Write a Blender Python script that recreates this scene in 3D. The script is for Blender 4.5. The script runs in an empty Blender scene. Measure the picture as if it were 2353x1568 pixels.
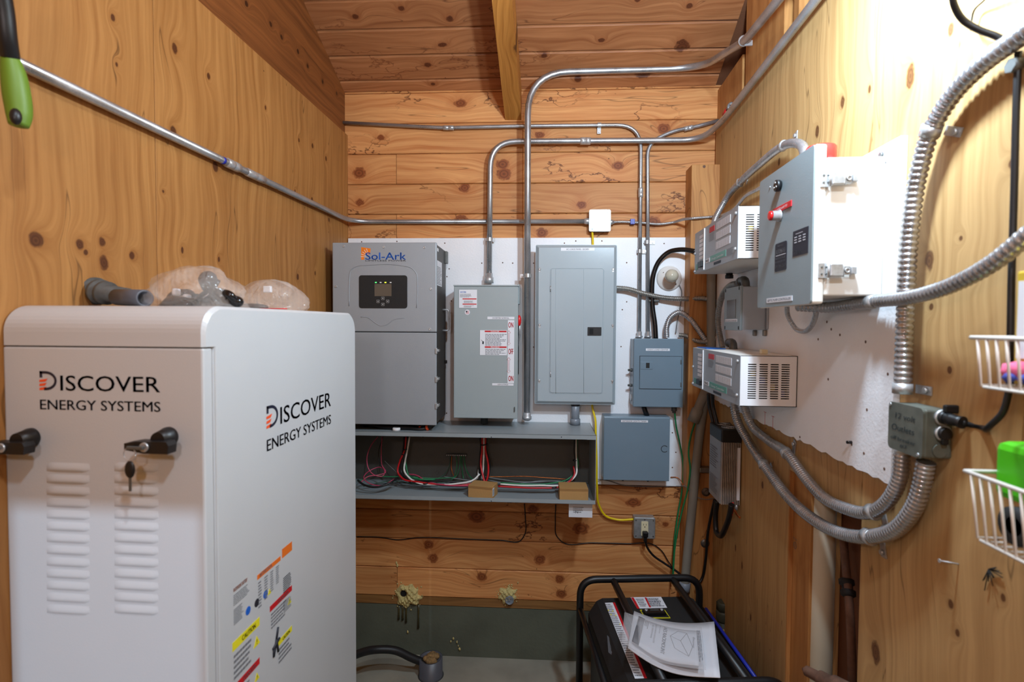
import bpy, bmesh, math, random
from mathutils import Vector, Matrix
random.seed(7)
sc = bpy.context.scene
COL = sc.collection
R = math.radians
H = 1.75            # eye height above the concrete floor
Y0 = 2.667          # distance to the back wall
XL, XR = -1.078, 0.768
YB = -1.7           # rear of the shed, behind the camera

# ------------------------------------------------------------ camera, world, lights, exposure
FPX = 1200.0
yaw, pitch, roll, az = R(4.86), R(1.886), R(.354), R(1.725)
fw = Vector((-math.sin(yaw)*math.cos(pitch), math.cos(yaw)*math.cos(pitch), -math.sin(pitch)))
r0 = Vector((math.cos(yaw), math.sin(yaw), 0)); u0 = r0.cross(fw)
rr = r0*math.cos(roll)+u0*math.sin(roll); uu = -r0*math.sin(roll)+u0*math.cos(roll)
CP = Vector((0, 0, H))
cd = bpy.data.cameras.new('camera'); cam = bpy.data.objects.new('camera', cd); COL.objects.link(cam)
cam.matrix_world = Matrix(((rr.x, uu.x, -fw.x, 0), (rr.y, uu.y, -fw.y, 0), (rr.z, uu.z, -fw.z, H), (0, 0, 0, 1)))
cd.sensor_width = 36; cd.lens = FPX/2353*36; cd.clip_start = .02
cd.dof.use_dof = True; cd.dof.focus_distance = 2.45; cd.dof.aperture_fstop = 3.2
sc.camera = cam
sc.view_settings.view_transform = 'Standard'; sc.view_settings.look = 'None'
sc.view_settings.gamma = 1; sc.view_settings.use_curve_mapping = False
sc.view_settings.exposure = 0.0
w = bpy.data.worlds.new('world'); sc.world = w; w.use_nodes = True
w.node_tree.nodes['Background'].inputs[0].default_value = (.55, .62, .75, 1)
w.node_tree.nodes['Background'].inputs[1].default_value = .25
def lamp(kind, loc, energy, color, size=.05, tgt=None, sy=None, blend=None, ang=None):
    l = bpy.data.lights.new('light_'+kind.lower(), kind); l.energy = energy; l.color = color
    if kind == 'AREA':
        l.shape = 'RECTANGLE'; l.size = size; l.size_y = sy or size
    elif kind != 'SUN': l.shadow_soft_size = size
    o = bpy.data.objects.new('lamp_light', l); COL.objects.link(o); o.location = loc
    if kind == 'SPOT': l.spot_size = ang; l.spot_blend = blend
    if tgt is not None: o.rotation_euler = (Vector(tgt)-Vector(loc)).to_track_quat('-Z', 'Y').to_euler()
    return o
lamp('POINT', (.50, 1.08, 2.55), 78, (.64, .83, 1.0), .05)                 # LED bulb hanging close to the right wall
lamp('POINT', (.28, -.10, 3.00), 68, (.72, .87, 1.0), .06)                # main LED lamp high over the viewer
lamp('POINT', (-.30, -.22, 2.05), 13, (1.0, .88, .87), .05)                  # warmer bulb lower down behind the viewer
sun = lamp('SUN', (-.8, -4, 2.6), 1.7, (.58, .79, 1.0), 0, (-.8, -4+2.3, 2.6-.55)); sun.data.angle = R(.9)   # low daylight through the gap shaped for it in the unseen rear wall
sc.cycles.use_adaptive_sampling = True; sc.cycles.adaptive_threshold = .025
sc.cycles.max_bounces = 6; sc.cycles.diffuse_bounces = 4; sc.cycles.glossy_bounces = 4
sc.cycles.transmission_bounces = 6; sc.cycles.transparent_max_bounces = 8
sc.cycles.caustics_reflective = False; sc.cycles.caustics_refractive = False
sc.cycles.sample_clamp_indirect = 4

# ------------------------------------------------------------ frames: local x to the right, y into the surface, z up
FB = Matrix.Translation((0, Y0, 0)) @ Matrix.Rotation(az, 4, 'Z')
FR = Matrix.Translation((XR, 0, 0)) @ Matrix.Rotation(-math.pi/2, 4, 'Z')
FL = Matrix.Translation((XL, 0, 0)) @ Matrix.Rotation(math.pi/2, 4, 'Z')
FW = Matrix.Identity(4)
def ray(px, py): return fw*FPX + rr*(px-1176.5) - uu*(py-784)
def on(F, px, py, out=0.0):
    """frame point where a sight line meets the plane lying `out` in front of a wall"""
    n = -(F.to_3x3() @ Vector((0, 1, 0))); p = F.translation + n*out
    d = ray(px, py); t = (p-CP).dot(n)/d.dot(n)
    return F.inverted() @ (CP+d*t)
def B(px, py, out=0.0): return on(FB, px, py, out)
def Q(px, py, out=0.0): return on(FR, px, py, out)
def L(px, py, out=0.0): return on(FL, px, py, out)
def hy(px, py, y): d = ray(px, py); return CP+d*(y/d.y)
def hx(px, py, x): d = ray(px, py); return CP+d*(x/d.x)
def hz(px, py, z): d = ray(px, py); return CP+d*((z-H)/d.z)
def wB(px, py, out=0.0): return FB @ B(px, py, out)
def wQ(px, py, out=0.0): return FR @ Q(px, py, out)
def wL(px, py, out=0.0): return FL @ L(px, py, out)

# ------------------------------------------------------------ materials
MATS = {}
def nodes(name):
    m = bpy.data.materials.new(name); m.use_nodes = True
    nt = m.node_tree; return m, nt, nt.nodes['Principled BSDF']
def N(nt, typ, **kw):
    n = nt.nodes.new(typ)
    for k, v in kw.items():
        if k == 'ins':
            for i, x in v.items(): n.inputs[i].default_value = x
        else: setattr(n, k, v)
    return n
def S(c): # sRGB 0-255 -> linear
    return tuple(((x/255)/12.92 if x/255 <= .04045 else ((x/255+.055)/1.055)**2.4) for x in c)+(1,)
def plain(name, col, rough=.5, metal=0.0, var=.06, bump=.0, bscale=200, nscale=6, spec=.5, coat=0, alpha=1, trans=0, emis=None, es=1):
    m, nt, b = nodes(name); lk = nt.links
    b.inputs['Roughness'].default_value = rough; b.inputs['Metallic'].default_value = metal
    b.inputs['Specular IOR Level'].default_value = spec
    b.inputs['Coat Weight'].default_value = coat; b.inputs['Transmission Weight'].default_value = trans
    g = N(nt, 'ShaderNodeNewGeometry')
    no = N(nt, 'ShaderNodeTexNoise', ins={'Scale': nscale, 'Detail': 3.0})
    lk.new(g.outputs['Position'], no.inputs['Vector'])
    rp = N(nt, 'ShaderNodeMapRange', ins={'From Min': .3, 'From Max': .7, 'To Min': 1-var, 'To Max': 1+var})
    lk.new(no.outputs['Fac'], rp.inputs['Value'])
    vm = N(nt, 'ShaderNodeVectorMath', operation='SCALE'); vm.inputs[0].default_value = S(col)[:3]
    lk.new(rp.outputs['Result'], vm.inputs['Scale']); lk.new(vm.outputs['Vector'], b.inputs['Base Color'])
    if bump:
        n2 = N(nt, 'ShaderNodeTexNoise', ins={'Scale': bscale, 'Detail': 2.0}); lk.new(g.outputs['Position'], n2.inputs['Vector'])
        bp = N(nt, 'ShaderNodeBump', ins={'Strength': bump, 'Distance': .002}); lk.new(n2.outputs['Fac'], bp.inputs['Height'])
        lk.new(bp.outputs['Normal'], b.inputs['Normal'])
    if alpha < 1: b.inputs['Alpha'].default_value = alpha
    if emis: b.inputs['Emission Color'].default_value = S(emis); b.inputs['Emission Strength'].default_value = es
    MATS[name] = m; return m
def galv(name, col, rough=.35, metal=.85, scale=90):
    m, nt, b = nodes(name); lk = nt.links
    g = N(nt, 'ShaderNodeNewGeometry'); v = N(nt, 'ShaderNodeTexVoronoi', ins={'Scale': scale}); lk.new(g.outputs['Position'], v.inputs['Vector'])
    no = N(nt, 'ShaderNodeTexNoise', ins={'Scale': 14.0, 'Detail': 4.0}); lk.new(g.outputs['Position'], no.inputs['Vector'])
    mx = N(nt, 'ShaderNodeMath', operation='MULTIPLY_ADD', ins={1: .22, 2: .78}); lk.new(v.outputs['Distance'], mx.inputs[0])
    m2 = N(nt, 'ShaderNodeMapRange', ins={'From Min': .3, 'From Max': .75, 'To Min': .8, 'To Max': 1.1}); lk.new(no.outputs['Fac'], m2.inputs['Value'])
    m3 = N(nt, 'ShaderNodeMath', operation='MULTIPLY'); lk.new(mx.outputs[0], m3.inputs[0]); lk.new(m2.outputs[0], m3.inputs[1])
    vm = N(nt, 'ShaderNodeVectorMath', operation='SCALE'); vm.inputs[0].default_value = S(col)[:3]
    lk.new(m3.outputs[0], vm.inputs['Scale']); lk.new(vm.outputs['Vector'], b.inputs['Base Color'])
    b.inputs['Metallic'].default_value = metal
    m4 = N(nt, 'ShaderNodeMapRange', ins={'From Min': .3, 'From Max': .7, 'To Min': rough-.08, 'To Max': rough+.12}); lk.new(no.outputs['Fac'], m4.inputs['Value'])
    lk.new(m4.outputs[0], b.inputs['Roughness'])
    MATS[name] = m; return m
def wood(name, light, dark, knotc, along, across, knots=(), grain=70, vary=.22, rough=.55, stain=0, rings=.5, seamw=None):
    """world-position wood: grain runs along `along`; knots = (world point, radius, stretch)"""
    m, nt, b = nodes(name); lk = nt.links
    g = N(nt, 'ShaderNodeNewGeometry'); oi = N(nt, 'ShaderNodeObjectInfo')
    al, ac = Vector(along), Vector(across); dp = al.cross(ac)
    comb = N(nt, 'ShaderNodeCombineXYZ')
    for i, v in enumerate((al, ac, dp)):
        d = N(nt, 'ShaderNodeVectorMath', operation='DOT_PRODUCT'); d.inputs[1].default_value = v
        lk.new(g.outputs['Position'], d.inputs[0]); lk.new(d.outputs['Value'], comb.inputs[i])
    q = comb.outputs[0]
    off = N(nt, 'ShaderNodeMath', operation='MULTIPLY', ins={1: 37.0}); lk.new(oi.outputs['Random'], off.inputs[0])
    oc = N(nt, 'ShaderNodeCombineXYZ'); lk.new(off.outputs[0], oc.inputs[0]); lk.new(off.outputs[0], oc.inputs[2])
    # knots: nearest normalised distance, and a push of the grain around them
    mind = None; push = None
    for (kp, kr, ks) in knots:
        kq = Vector((Vector(kp).dot(al), Vector(kp).dot(ac), 0))
        s = N(nt, 'ShaderNodeVectorMath', operation='SUBTRACT'); lk.new(q, s.inputs[0]); s.inputs[1].default_value = kq
        mu = N(nt, 'ShaderNodeVectorMath', operation='MULTIPLY'); lk.new(s.outputs[0], mu.inputs[0]); mu.inputs[1].default_value = (1/(kr*ks), 1/kr, 0)
        le = N(nt, 'ShaderNodeVectorMath', operation='LENGTH'); lk.new(mu.outputs[0], le.inputs[0])
        if mind is None: mind = le.outputs['Value']
        else:
            mi = N(nt, 'ShaderNodeMath', operation='MINIMUM'); lk.new(mind, mi.inputs[0]); lk.new(le.outputs['Value'], mi.inputs[1]); mind = mi.outputs[0]
    vec = N(nt, 'ShaderNodeVectorMath', operation='ADD'); lk.new(q, vec.inputs[0]); lk.new(oc.outputs[0], vec.inputs[1])
    warp = N(nt, 'ShaderNodeTexNoise', ins={'Scale': 2.2, 'Detail': 2.0}); lk.new(vec.outputs[0], warp.inputs['Vector'])
    ws = N(nt, 'ShaderNodeMath', operation='MULTIPLY', ins={1: .10}); lk.new(warp.outputs['Fac'], ws.inputs[0])
    if mind is not None:
        e1 = N(nt, 'ShaderNodeMath', operation='MULTIPLY', ins={1: -.55}); lk.new(mind, e1.inputs[0])
        e2 = N(nt, 'ShaderNodeMath', operation='EXPONENT'); lk.new(e1.outputs[0], e2.inputs[0])
        e3 = N(nt, 'ShaderNodeMath', operation='MULTIPLY_ADD', ins={1: .09}); lk.new(e2.outputs[0], e3.inputs[0]); lk.new(ws.outputs[0], e3.inputs[2]); wo = e3.outputs[0]
    else: wo = ws.outputs[0]
    wv = N(nt, 'ShaderNodeCombineXYZ'); lk.new(wo, wv.inputs[1])
    v2 = N(nt, 'ShaderNodeVectorMath', operation='ADD'); lk.new(vec.outputs[0], v2.inputs[0]); lk.new(wv.outputs[0], v2.inputs[1])
    st = N(nt, 'ShaderNodeVectorMath', operation='MULTIPLY'); lk.new(v2.outputs[0], st.inputs[0]); st.inputs[1].default_value = (1.6, grain, grain*.5)
    fine = N(nt, 'ShaderNodeTexNoise', ins={'Scale': 1.0, 'Detail': 5.0, 'Roughness': .6}); lk.new(st.outputs[0], fine.inputs['Vector'])
    st2 = N(nt, 'ShaderNodeVectorMath', operation='MULTIPLY'); lk.new(v2.outputs[0], st2.inputs[0]); st2.inputs[1].default_value = (.7, 6.5, 3)
    wav = N(nt, 'ShaderNodeTexNoise', ins={'Scale': 1.0, 'Detail': 2.0}); lk.new(st2.outputs[0], wav.inputs['Vector'])
    sn = N(nt, 'ShaderNodeMath', operation='MULTIPLY', ins={1: 60.0}); lk.new(wav.outputs['Fac'], sn.inputs[0])
    si = N(nt, 'ShaderNodeMath', operation='SINE'); lk.new(sn.outputs[0], si.inputs[0])
    rg = N(nt, 'ShaderNodeMapRange', ins={'From Min': -.2, 'From Max': 1.0, 'To Min': 0, 'To Max': rings}); lk.new(si.outputs[0], rg.inputs['Value'])
    fr = N(nt, 'ShaderNodeMapRange', ins={'From Min': .35, 'From Max': .72, 'To Min': 0, 'To Max': .75}); lk.new(fine.outputs['Fac'], fr.inputs['Value'])
    ad = N(nt, 'ShaderNodeMath', operation='MULTIPLY_ADD', ins={1: .45}, use_clamp=True); lk.new(rg.outputs[0], ad.inputs[0]); lk.new(fr.outputs[0], ad.inputs[2])
    mix = N(nt, 'ShaderNodeMix', data_type='RGBA'); mix.inputs['A'].default_value = S(light); mix.inputs['B'].default_value = S(dark)
    lk.new(ad.outputs[0], mix.inputs['Factor']); col = mix.outputs['Result']
    # tone drift within and between pieces
    big = N(nt, 'ShaderNodeTexNoise', ins={'Scale': 1.7, 'Detail': 2.0}); lk.new(vec.outputs[0], big.inputs['Vector'])
    t1 = N(nt, 'ShaderNodeMapRange', ins={'From Min': .3, 'From Max': .7, 'To Min': 1-vary*.7, 'To Max': 1+vary*.7}); lk.new(big.outputs['Fac'], t1.inputs['Value'])
    t2 = N(nt, 'ShaderNodeMapRange', ins={'To Min': 1-vary, 'To Max': 1+vary*.6}); lk.new(oi.outputs['Random'], t2.inputs['Value'])
    t3 = N(nt, 'ShaderNodeMath', operation='MULTIPLY'); lk.new(t1.outputs[0], t3.inputs[0]); lk.new(t2.outputs[0], t3.inputs[1])
    sc_ = N(nt, 'ShaderNodeVectorMath', operation='SCALE'); lk.new(col, sc_.inputs[0]); lk.new(t3.outputs[0], sc_.inputs['Scale']); col = sc_.outputs[0]
    def over(colr, facout, amt=1.0):
        nonlocal col
        mm = N(nt, 'ShaderNodeMix', data_type='RGBA'); lk.new(col, mm.inputs['A']); mm.inputs['B'].default_value = S(colr)
        if amt != 1:
            f = N(nt, 'ShaderNodeMath', operation='MULTIPLY', ins={1: amt}); lk.new(facout, f.inputs[0]); facout = f.outputs[0]
        lk.new(facout, mm.inputs['Factor']); col = mm.outputs['Result']
    if mind is not None:
        rag = N(nt, 'ShaderNodeTexNoise', ins={'Scale': 45.0}); lk.new(q, rag.inputs['Vector'])
        dd = N(nt, 'ShaderNodeMath', operation='MULTIPLY_ADD', ins={1: .9}); lk.new(rag.outputs['Fac'], dd.inputs[0]); lk.new(mind, dd.inputs[2])
        h = N(nt, 'ShaderNodeMapRange', ins={'From Min': 3.2, 'From Max': 1.3, 'To Min': 0, 'To Max': .5}); lk.new(dd.outputs[0], h.inputs['Value'])
        over(dark, h.outputs[0])
        k = N(nt, 'ShaderNodeMapRange', ins={'From Min': 1.6, 'From Max': 1.25, 'To Min': 0, 'To Max': .85}); lk.new(dd.outputs[0], k.inputs['Value'])
        over(knotc, k.outputs[0])
        k2 = N(nt, 'ShaderNodeMath', operation='MULTIPLY', ins={1: 14.0}); lk.new(mind, k2.inputs[0])
        k3 = N(nt, 'ShaderNodeMath', operation='SINE'); lk.new(k2.outputs[0], k3.inputs[0])
        k4 = N(nt, 'ShaderNodeMath', operation='MULTIPLY', use_clamp=True); lk.new(k3.outputs[0], k4.inputs[0]); lk.new(k.outputs[0], k4.inputs[1])
        over((40, 18, 8), k4.outputs[0], .5)
    # thin drying checks and small pin specks
    cs = N(nt, 'ShaderNodeVectorMath', operation='MULTIPLY'); lk.new(v2.outputs[0], cs.inputs[0]); cs.inputs[1].default_value = (1.3, 16, 4)
    cn = N(nt, 'ShaderNodeTexNoise', ins={'Scale': 1.0, 'Detail': 1.0}); lk.new(cs.outputs[0], cn.inputs['Vector'])
    ca = N(nt, 'ShaderNodeMath', operation='SUBTRACT', ins={1: .62}); lk.new(cn.outputs['Fac'], ca.inputs[0])
    cb = N(nt, 'ShaderNodeMath', operation='ABSOLUTE'); lk.new(ca.outputs[0], cb.inputs[0])
    cc = N(nt, 'ShaderNodeMapRange', ins={'From Min': .006, 'From Max': .0, 'To Min': 0, 'To Max': .55}); lk.new(cb.outputs[0], cc.inputs['Value'])
    over((48, 24, 10), cc.outputs[0])
    vo = N(nt, 'ShaderNodeTexVoronoi', ins={'Scale': 5.0}); lk.new(vec.outputs[0], vo.inputs['Vector'])
    vr = N(nt, 'ShaderNodeMapRange', ins={'From Min': .022, 'From Max': .012, 'To Min': 0, 'To Max': .7}); lk.new(vo.outputs['Distance'], vr.inputs['Value'])
    over((50, 26, 12), vr.outputs[0])
    if stain:
        sv = N(nt, 'ShaderNodeVectorMath', operation='MULTIPLY'); lk.new(vec.outputs[0], sv.inputs[0]); sv.inputs[1].default_value = (2.4, 4.6, 4)
        sn1 = N(nt, 'ShaderNodeTexNoise', ins={'Scale': 1.0, 'Detail': 5.0, 'Roughness': .62}); lk.new(sv.outputs[0], sn1.inputs['Vector'])
        s1 = N(nt, 'ShaderNodeMath', operation='SUBTRACT', ins={1: .56}); lk.new(sn1.outputs['Fac'], s1.inputs[0])
        s2 = N(nt, 'ShaderNodeMath', operation='ABSOLUTE'); lk.new(s1.outputs[0], s2.inputs[0])
        s3 = N(nt, 'ShaderNodeMapRange', ins={'From Min': .011, 'From Max': .001, 'To Min': 0, 'To Max': stain}); lk.new(s2.outputs[0], s3.inputs['Value'])
        mk = N(nt, 'ShaderNodeTexNoise', ins={'Scale': 1.9, 'Detail': 1.0}); lk.new(vec.outputs[0], mk.inputs['Vector'])
        mr = N(nt, 'ShaderNodeMapRange', ins={'From Min': .49, 'From Max': .57}); lk.new(mk.outputs['Fac'], mr.inputs['Value'])
        s4 = N(nt, 'ShaderNodeMath', operation='MULTIPLY'); lk.new(s3.outputs[0], s4.inputs[0]); lk.new(mr.outputs[0], s4.inputs[1])
        over((78, 28, 8), s4.outputs[0])
    lk.new(col, b.inputs['Base Color'])
    bp = N(nt, 'ShaderNodeBump', ins={'Strength': .25, 'Distance': .002}); lk.new(fine.outputs['Fac'], bp.inputs['Height']); lk.new(bp.outputs['Normal'], b.inputs['Normal'])
    b.inputs['Roughness'].default_value = rough; b.inputs['Specular IOR Level'].default_value = .3
    MATS[name] = m; return m
AX = FB.to_3x3() @ Vector((1, 0, 0))
kb = [(wB(x, y), r, s) for x, y, r, s in ((875, 316, .014, 1.3), (1058, 237, .020, 1.6), (1240, 310, .018, 1.3), (825, 398, .028, 1.2), (1155, 378, .026, 1.3), (1158, 400, .03, 1.2), (827, 465, .018, 1.2),
      (1068, 432, .022, 1.3), (1420, 381, .022, 1.3), (1336, 471, .02, 1.2), (1060, 505, .022, 1.5), (1525, 296, .024, 1.3), (1245, 535, .024, 1.2), (1500, 510, .026, 1.4), (985, 1252, .022, 1.2), (995, 1283, .024, 1.1),
      (1240, 1287, .024, 1.2), (1107, 1326, .024, 1.1), (1286, 1331, .022, 1.1), (1290, 1365, .022, 1.2), (1095, 1188, .03, 1.4), (1335, 1215, .03, 1.4), (1455, 1155, .022, 1.8), (1530, 1205, .012, 1.2), (1225, 1170, .02, 1.5))]
wood('back_wood', (216, 156, 98), (176, 102, 52), (128, 62, 26), AX, (0, 0, 1), kb, grain=75, vary=.16, stain=.85, rings=.30)
SL = Vector((0, -1, .452)).normalized(); CN = Vector((0, .452, 1)).normalized()
def ceil_pt(px, py):
    d = ray(px, py); p0 = Vector((0, 2.638, 2.933)); t = (p0-CP).dot(CN)/d.dot(CN); return CP+d*t
kc = [(ceil_pt(x, y), r, s) for x, y, r, s in ((817, 37, .012, 1.2), (922, 19, .012, 1.2), (1034, 43, .014, 1.2), (1017, 103, .01, 2), (983, 149, .013, 1.2), (1568, 113, .024, 1.4), (1568, 103, .016, 1.4), (1382, 96, .01, 1.5), (1328, 185, .016, 1.0), (1480, 175, .02, 2), (1466, 2, .012, 1.2), (1585, 18, .012, 1.2), (1250, 130, .012, 1.3), (995, 193, .008, 1.5))]
wood('ceiling_wood', (184, 124, 80), (138, 80, 44), (84, 38, 18), AX, SL, kc, grain=60, vary=.13, stain=.5, rings=.28)
kl = [(wL(x, y), r*(.9 if y > 540 and x < 320 else .62), s) for x, y, r, s in ((402, 112, .016, 1.4), (479, 175, .012, 1.5), (398, 300, .018, 1.3), (495, 383, .018, 1.3), (82, 553, .017, 1.1), (183, 563, .011, 1.2), (235, 556, .010, 1.2), (239, 604, .014, 1.4), (303, 587, .009, 1.2), (197, 580, .006, 1.1),
      (259, 40, .010, 1.5), (268, 148, .006, 1.5), (610, 248, .008, 1.5), (687, 322, .010, 1.4), (718, 335, .014, 1.4), (749, 364, .012, 1.4), (717, 458, .012, 1.3), (756, 505, .012, 1.4), (684, 636, .015, 1.5), (724, 628, .008, 1.8), (419, 575, .008, 2), (503, 597, .008, 1.6), (375, 440, .006, 1.1), (678, 440, .008, 1.5))]
wood('left_wood', (180, 128, 72), (138, 86, 38), (74, 34, 14), (0, 0, 1), (0, 1, 0), kl, grain=55, vary=.10, rings=.16)
kr_ = [(wQ(x, y), r*.7, s) for x, y, r, s in ((1936, 235, .014, 1.8), (1878, 303, .014, 1.8), (2092, 175, .018, 2.0), (2185, 68, .010, 2.2), (1998, 205, .008, 1.8), (1790, 372, .012, 1.6), (2135, 600, .018, 1.6), (2182, 850, .008, 1.3), (2012, 1500, .022, 1.8), (2290, 1240, .007, 1.2), (2305, 1375, .007, 1.3), (1752, 1115, .012, 1.8), (1705, 1300, .01, 2.5), (1690, 1260, .008, 2.5), (2185, 1390, .010, 1.3), (2200, 1455, .008, 1.3), (2208, 548, .006, 1.1), (2240, 635, .006, 1.1), (1725, 1420, .01, 2), (2325, 375, .01, 1.2), (2140, 705, .008, 1.2))]
wood('right_wood', (196, 158, 106), (158, 120, 74), (92, 52, 26), (0, 0, 1), (0, 1, 0), kr_, grain=55, vary=.08, rings=.14)
wood('beam_wood', (190, 130, 62), (138, 84, 30), (70, 36, 12), SL, (1, 0, 0), [(wB(1190, 145, .4), .02, 1.5)], grain=60, vary=.1, rings=.8)
wood('stud_wood', (198, 144, 86), (154, 98, 52), (96, 44, 16), (0, 0, 1), AX, [], grain=60, vary=.12, rings=.4)
wood('header_wood', (140, 84, 42), (100, 56, 26), (50, 24, 10), (0, 1, 0), (0, 0, 1), [(wL(x, y), .009, 1.0) for x, y in ((575, 8), (630, 55), (655, 85), (692, 118), (714, 152), (748, 188), (780, 215))], grain=60, vary=.05)
wood('sill_wood', (150, 108, 62), (110, 74, 40), (60, 34, 16), AX, (0, 0, 1), [], grain=70, vary=.1)
plain('void', (30, 20, 14), .9)
plain('sheathing', (104, 62, 36), .8, var=.15, bump=.4)
plain('white_board', (240, 241, 244), .45, var=.03, bump=.35, bscale=140)
plain('concrete', (92, 96, 82), .85, var=.18, bump=.6, bscale=60, nscale=4)
plain('floor_concrete', (150, 146, 132), .8, var=.16, bump=.6, bscale=50, nscale=5)
plain('cabinet_white', (196, 199, 202), .32, var=.01, bump=.12, bscale=500)
plain('cabinet_edge', (190, 190, 190), .4)
plain('shell_grey', (160, 167, 174), .45, metal=.25, var=.02, bump=.25, bscale=700)
plain('body_dark', (66, 64, 62), .5, var=.04)
plain('panel_grey', (166, 179, 186), .24, var=.02, bump=.08, bscale=400)
plain('switch_grey', (154, 165, 168), .36, var=.02, bump=.1, bscale=400)
plain('slate_grey', (112, 132, 146), .34, var=.03, bump=.1, bscale=300)
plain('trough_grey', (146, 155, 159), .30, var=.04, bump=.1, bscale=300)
plain('trough_grey_shaded', (92, 90, 84), .5, var=.06, bump=.4, bscale=400)  # the trough grey again, darkened to paint the shade inside
plain('septic_grey', (132, 144, 148), .4, var=.03, bump=.2, bscale=500)
plain('cream', (236, 232, 224), .4, var=.015)
plain('white', (238, 238, 240), .4, var=.01)
plain('label_white', (226, 228, 234), .4, var=.01)
plain('black', (18, 18, 20), .42, var=.05)
plain('black_gloss', (14, 14, 16), .2, var=.05)
plain('black_matte', (26, 25, 25), .7, var=.1, bump=.4, bscale=500)
plain('screen', (96, 88, 78), .15, var=.1)
plain('ink', (30, 32, 44), .6, var=0)
plain('ink_grey', (120, 122, 128), .6, var=0)
plain('navy_ink', (24, 26, 48), .5, var=0)
plain('blue_ink', (24, 96, 196), .5, var=0)
plain('orange_ink', (240, 128, 24), .5, var=.1, nscale=60)
plain('orange_red', (240, 88, 40), .5, var=0)
plain('red_ink', (196, 24, 34), .5, var=0)
plain('label_orange', (226, 112, 34), .5, var=0)
plain('label_yellow', (232, 222, 40), .5, var=0)
plain('label_green', (78, 150, 132), .4, var=0)
plain('teal', (26, 128, 96), .4, var=0)
plain('red_plastic', (214, 24, 26), .3, var=.04)
plain('red_tape', (226, 40, 40), .25, var=.05, coat=.4)
plain('green_wire', (22, 120, 70), .4)
plain('green_dark', (24, 70, 46), .45)
plain('red_wire', (184, 18, 26), .4)
plain('pink_wire', (190, 66, 96), .4)
plain('white_wire', (222, 220, 214), .4)
plain('black_wire', (18, 18, 20), .42)
plain('grey_wire', (130, 132, 134), .42)
plain('yellow_cable', (238, 206, 20), .38)
plain('copper', (206, 116, 60), .35, metal=.9)
plain('card', (178, 136, 82), .8, var=.05, bump=.3, bscale=200)
plain('card_edge', (150, 110, 62), .8)
plain('pvc_grey', (128, 136, 146), .35, var=.04)
plain('pvc_old', (134, 130, 120), .45, var=.08)
plain('pvc_white', (214, 208, 188), .4, var=.05)
plain('tube_grey', (84, 86, 94), .4)
plain('rust', (104, 74, 58), .75, var=.3, bump=.5, nscale=30)
plain('porcelain', (234, 230, 224), .25)
plain('bulb_glass', (196, 190, 170), .12, spec=.7, coat=.6)
plain('foam', (200, 184, 124), .85, var=.18, bump=.8, bscale=160, nscale=40)
plain('foam_dirt', (140, 112, 72), .9, var=.3, bump=.8, bscale=200, nscale=60)
plain('drip', (70, 62, 34), .25, var=.1)
plain('rubber', (20, 21, 24), .5)
plain('blue_plastic', (30, 44, 160), .4)
plain('blue_folder', (34, 100, 180), .4)
plain('outlet_ivory', (222, 212, 176), .4)
plain('basket_wire', (228, 220, 210), .35)
plain('green_plastic', (78, 200, 20), .4)
plain('green_grip', (100, 132, 34), .5)
plain('cloth_pink', (214, 96, 130), .9, var=.2, nscale=60)
plain('cloth_blue', (60, 70, 150), .9, var=.2)
plain('paper', (214, 216, 222), .6, var=.02)
plain('paper_grey', (110, 110, 114), .6)
plain('yellow_sticker', (200, 170, 50), .5, var=.1)
plain('tank_green', (70, 72, 58), .6, var=.15)
plain('marker', (28, 40, 46), .7, var=0)
plain('plug_hole', (10, 10, 12), .8)
plain('led_green', (80, 220, 120), .4, emis=(90, 230, 120), es=1.0)
plain('led_yellow', (220, 230, 60), .4, emis=(220, 240, 60), es=1.2)
plain('led_white', (220, 220, 220), .4)
galv('emt', (188, 190, 193), .32, .75, 260)
galv('steel', (206, 208, 210), .34, .6, 120)
galv('flex_metal', (196, 198, 202), .27, .78, 160)
galv('flex_dull', (156, 154, 148), .36, .65, 160)
galv('box_metal', (186, 190, 190), .42, .6, 60)
galv('cast_metal', (112, 114, 112), .5, .6, 80)
galv('alu', (212, 204, 198), .35, .6, 40)
galv('washer', (150, 144, 136), .45, .7, 40)
galv('outlet_box_grey', (122, 126, 116), .5, .55, 60)
m, nt, b = nodes('clear_bag'); MATS['clear_bag'] = m
b.inputs['Base Color'].default_value = (.93, .86, .80, 1); b.inputs['Roughness'].default_value = .12
tn = N(nt, 'ShaderNodeTexNoise', ins={'Scale': 38.0, 'Detail': 2.0, 'Distortion': 1.5}); tb_ = N(nt, 'ShaderNodeBump', ins={'Strength': .9, 'Distance': .006}); gg_ = N(nt, 'ShaderNodeNewGeometry'); nt.links.new(gg_.outputs['Position'], tn.inputs['Vector']); nt.links.new(tn.outputs['Fac'], tb_.inputs['Height']); nt.links.new(tb_.outputs['Normal'], b.inputs['Normal']); nt.links.new(tb_.outputs['Normal'], b.inputs['Coat Normal'])
b.inputs['Alpha'].default_value = .22; b.inputs['Specular IOR Level'].default_value = .9; b.inputs['Coat Weight'].default_value = .6
m, nt, b = nodes('clear_sleeve'); MATS['clear_sleeve'] = m
b.inputs['Base Color'].default_value = (.75, .75, .78, 1); b.inputs['Roughness'].default_value = .12; b.inputs['Alpha'].default_value = .25

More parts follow.
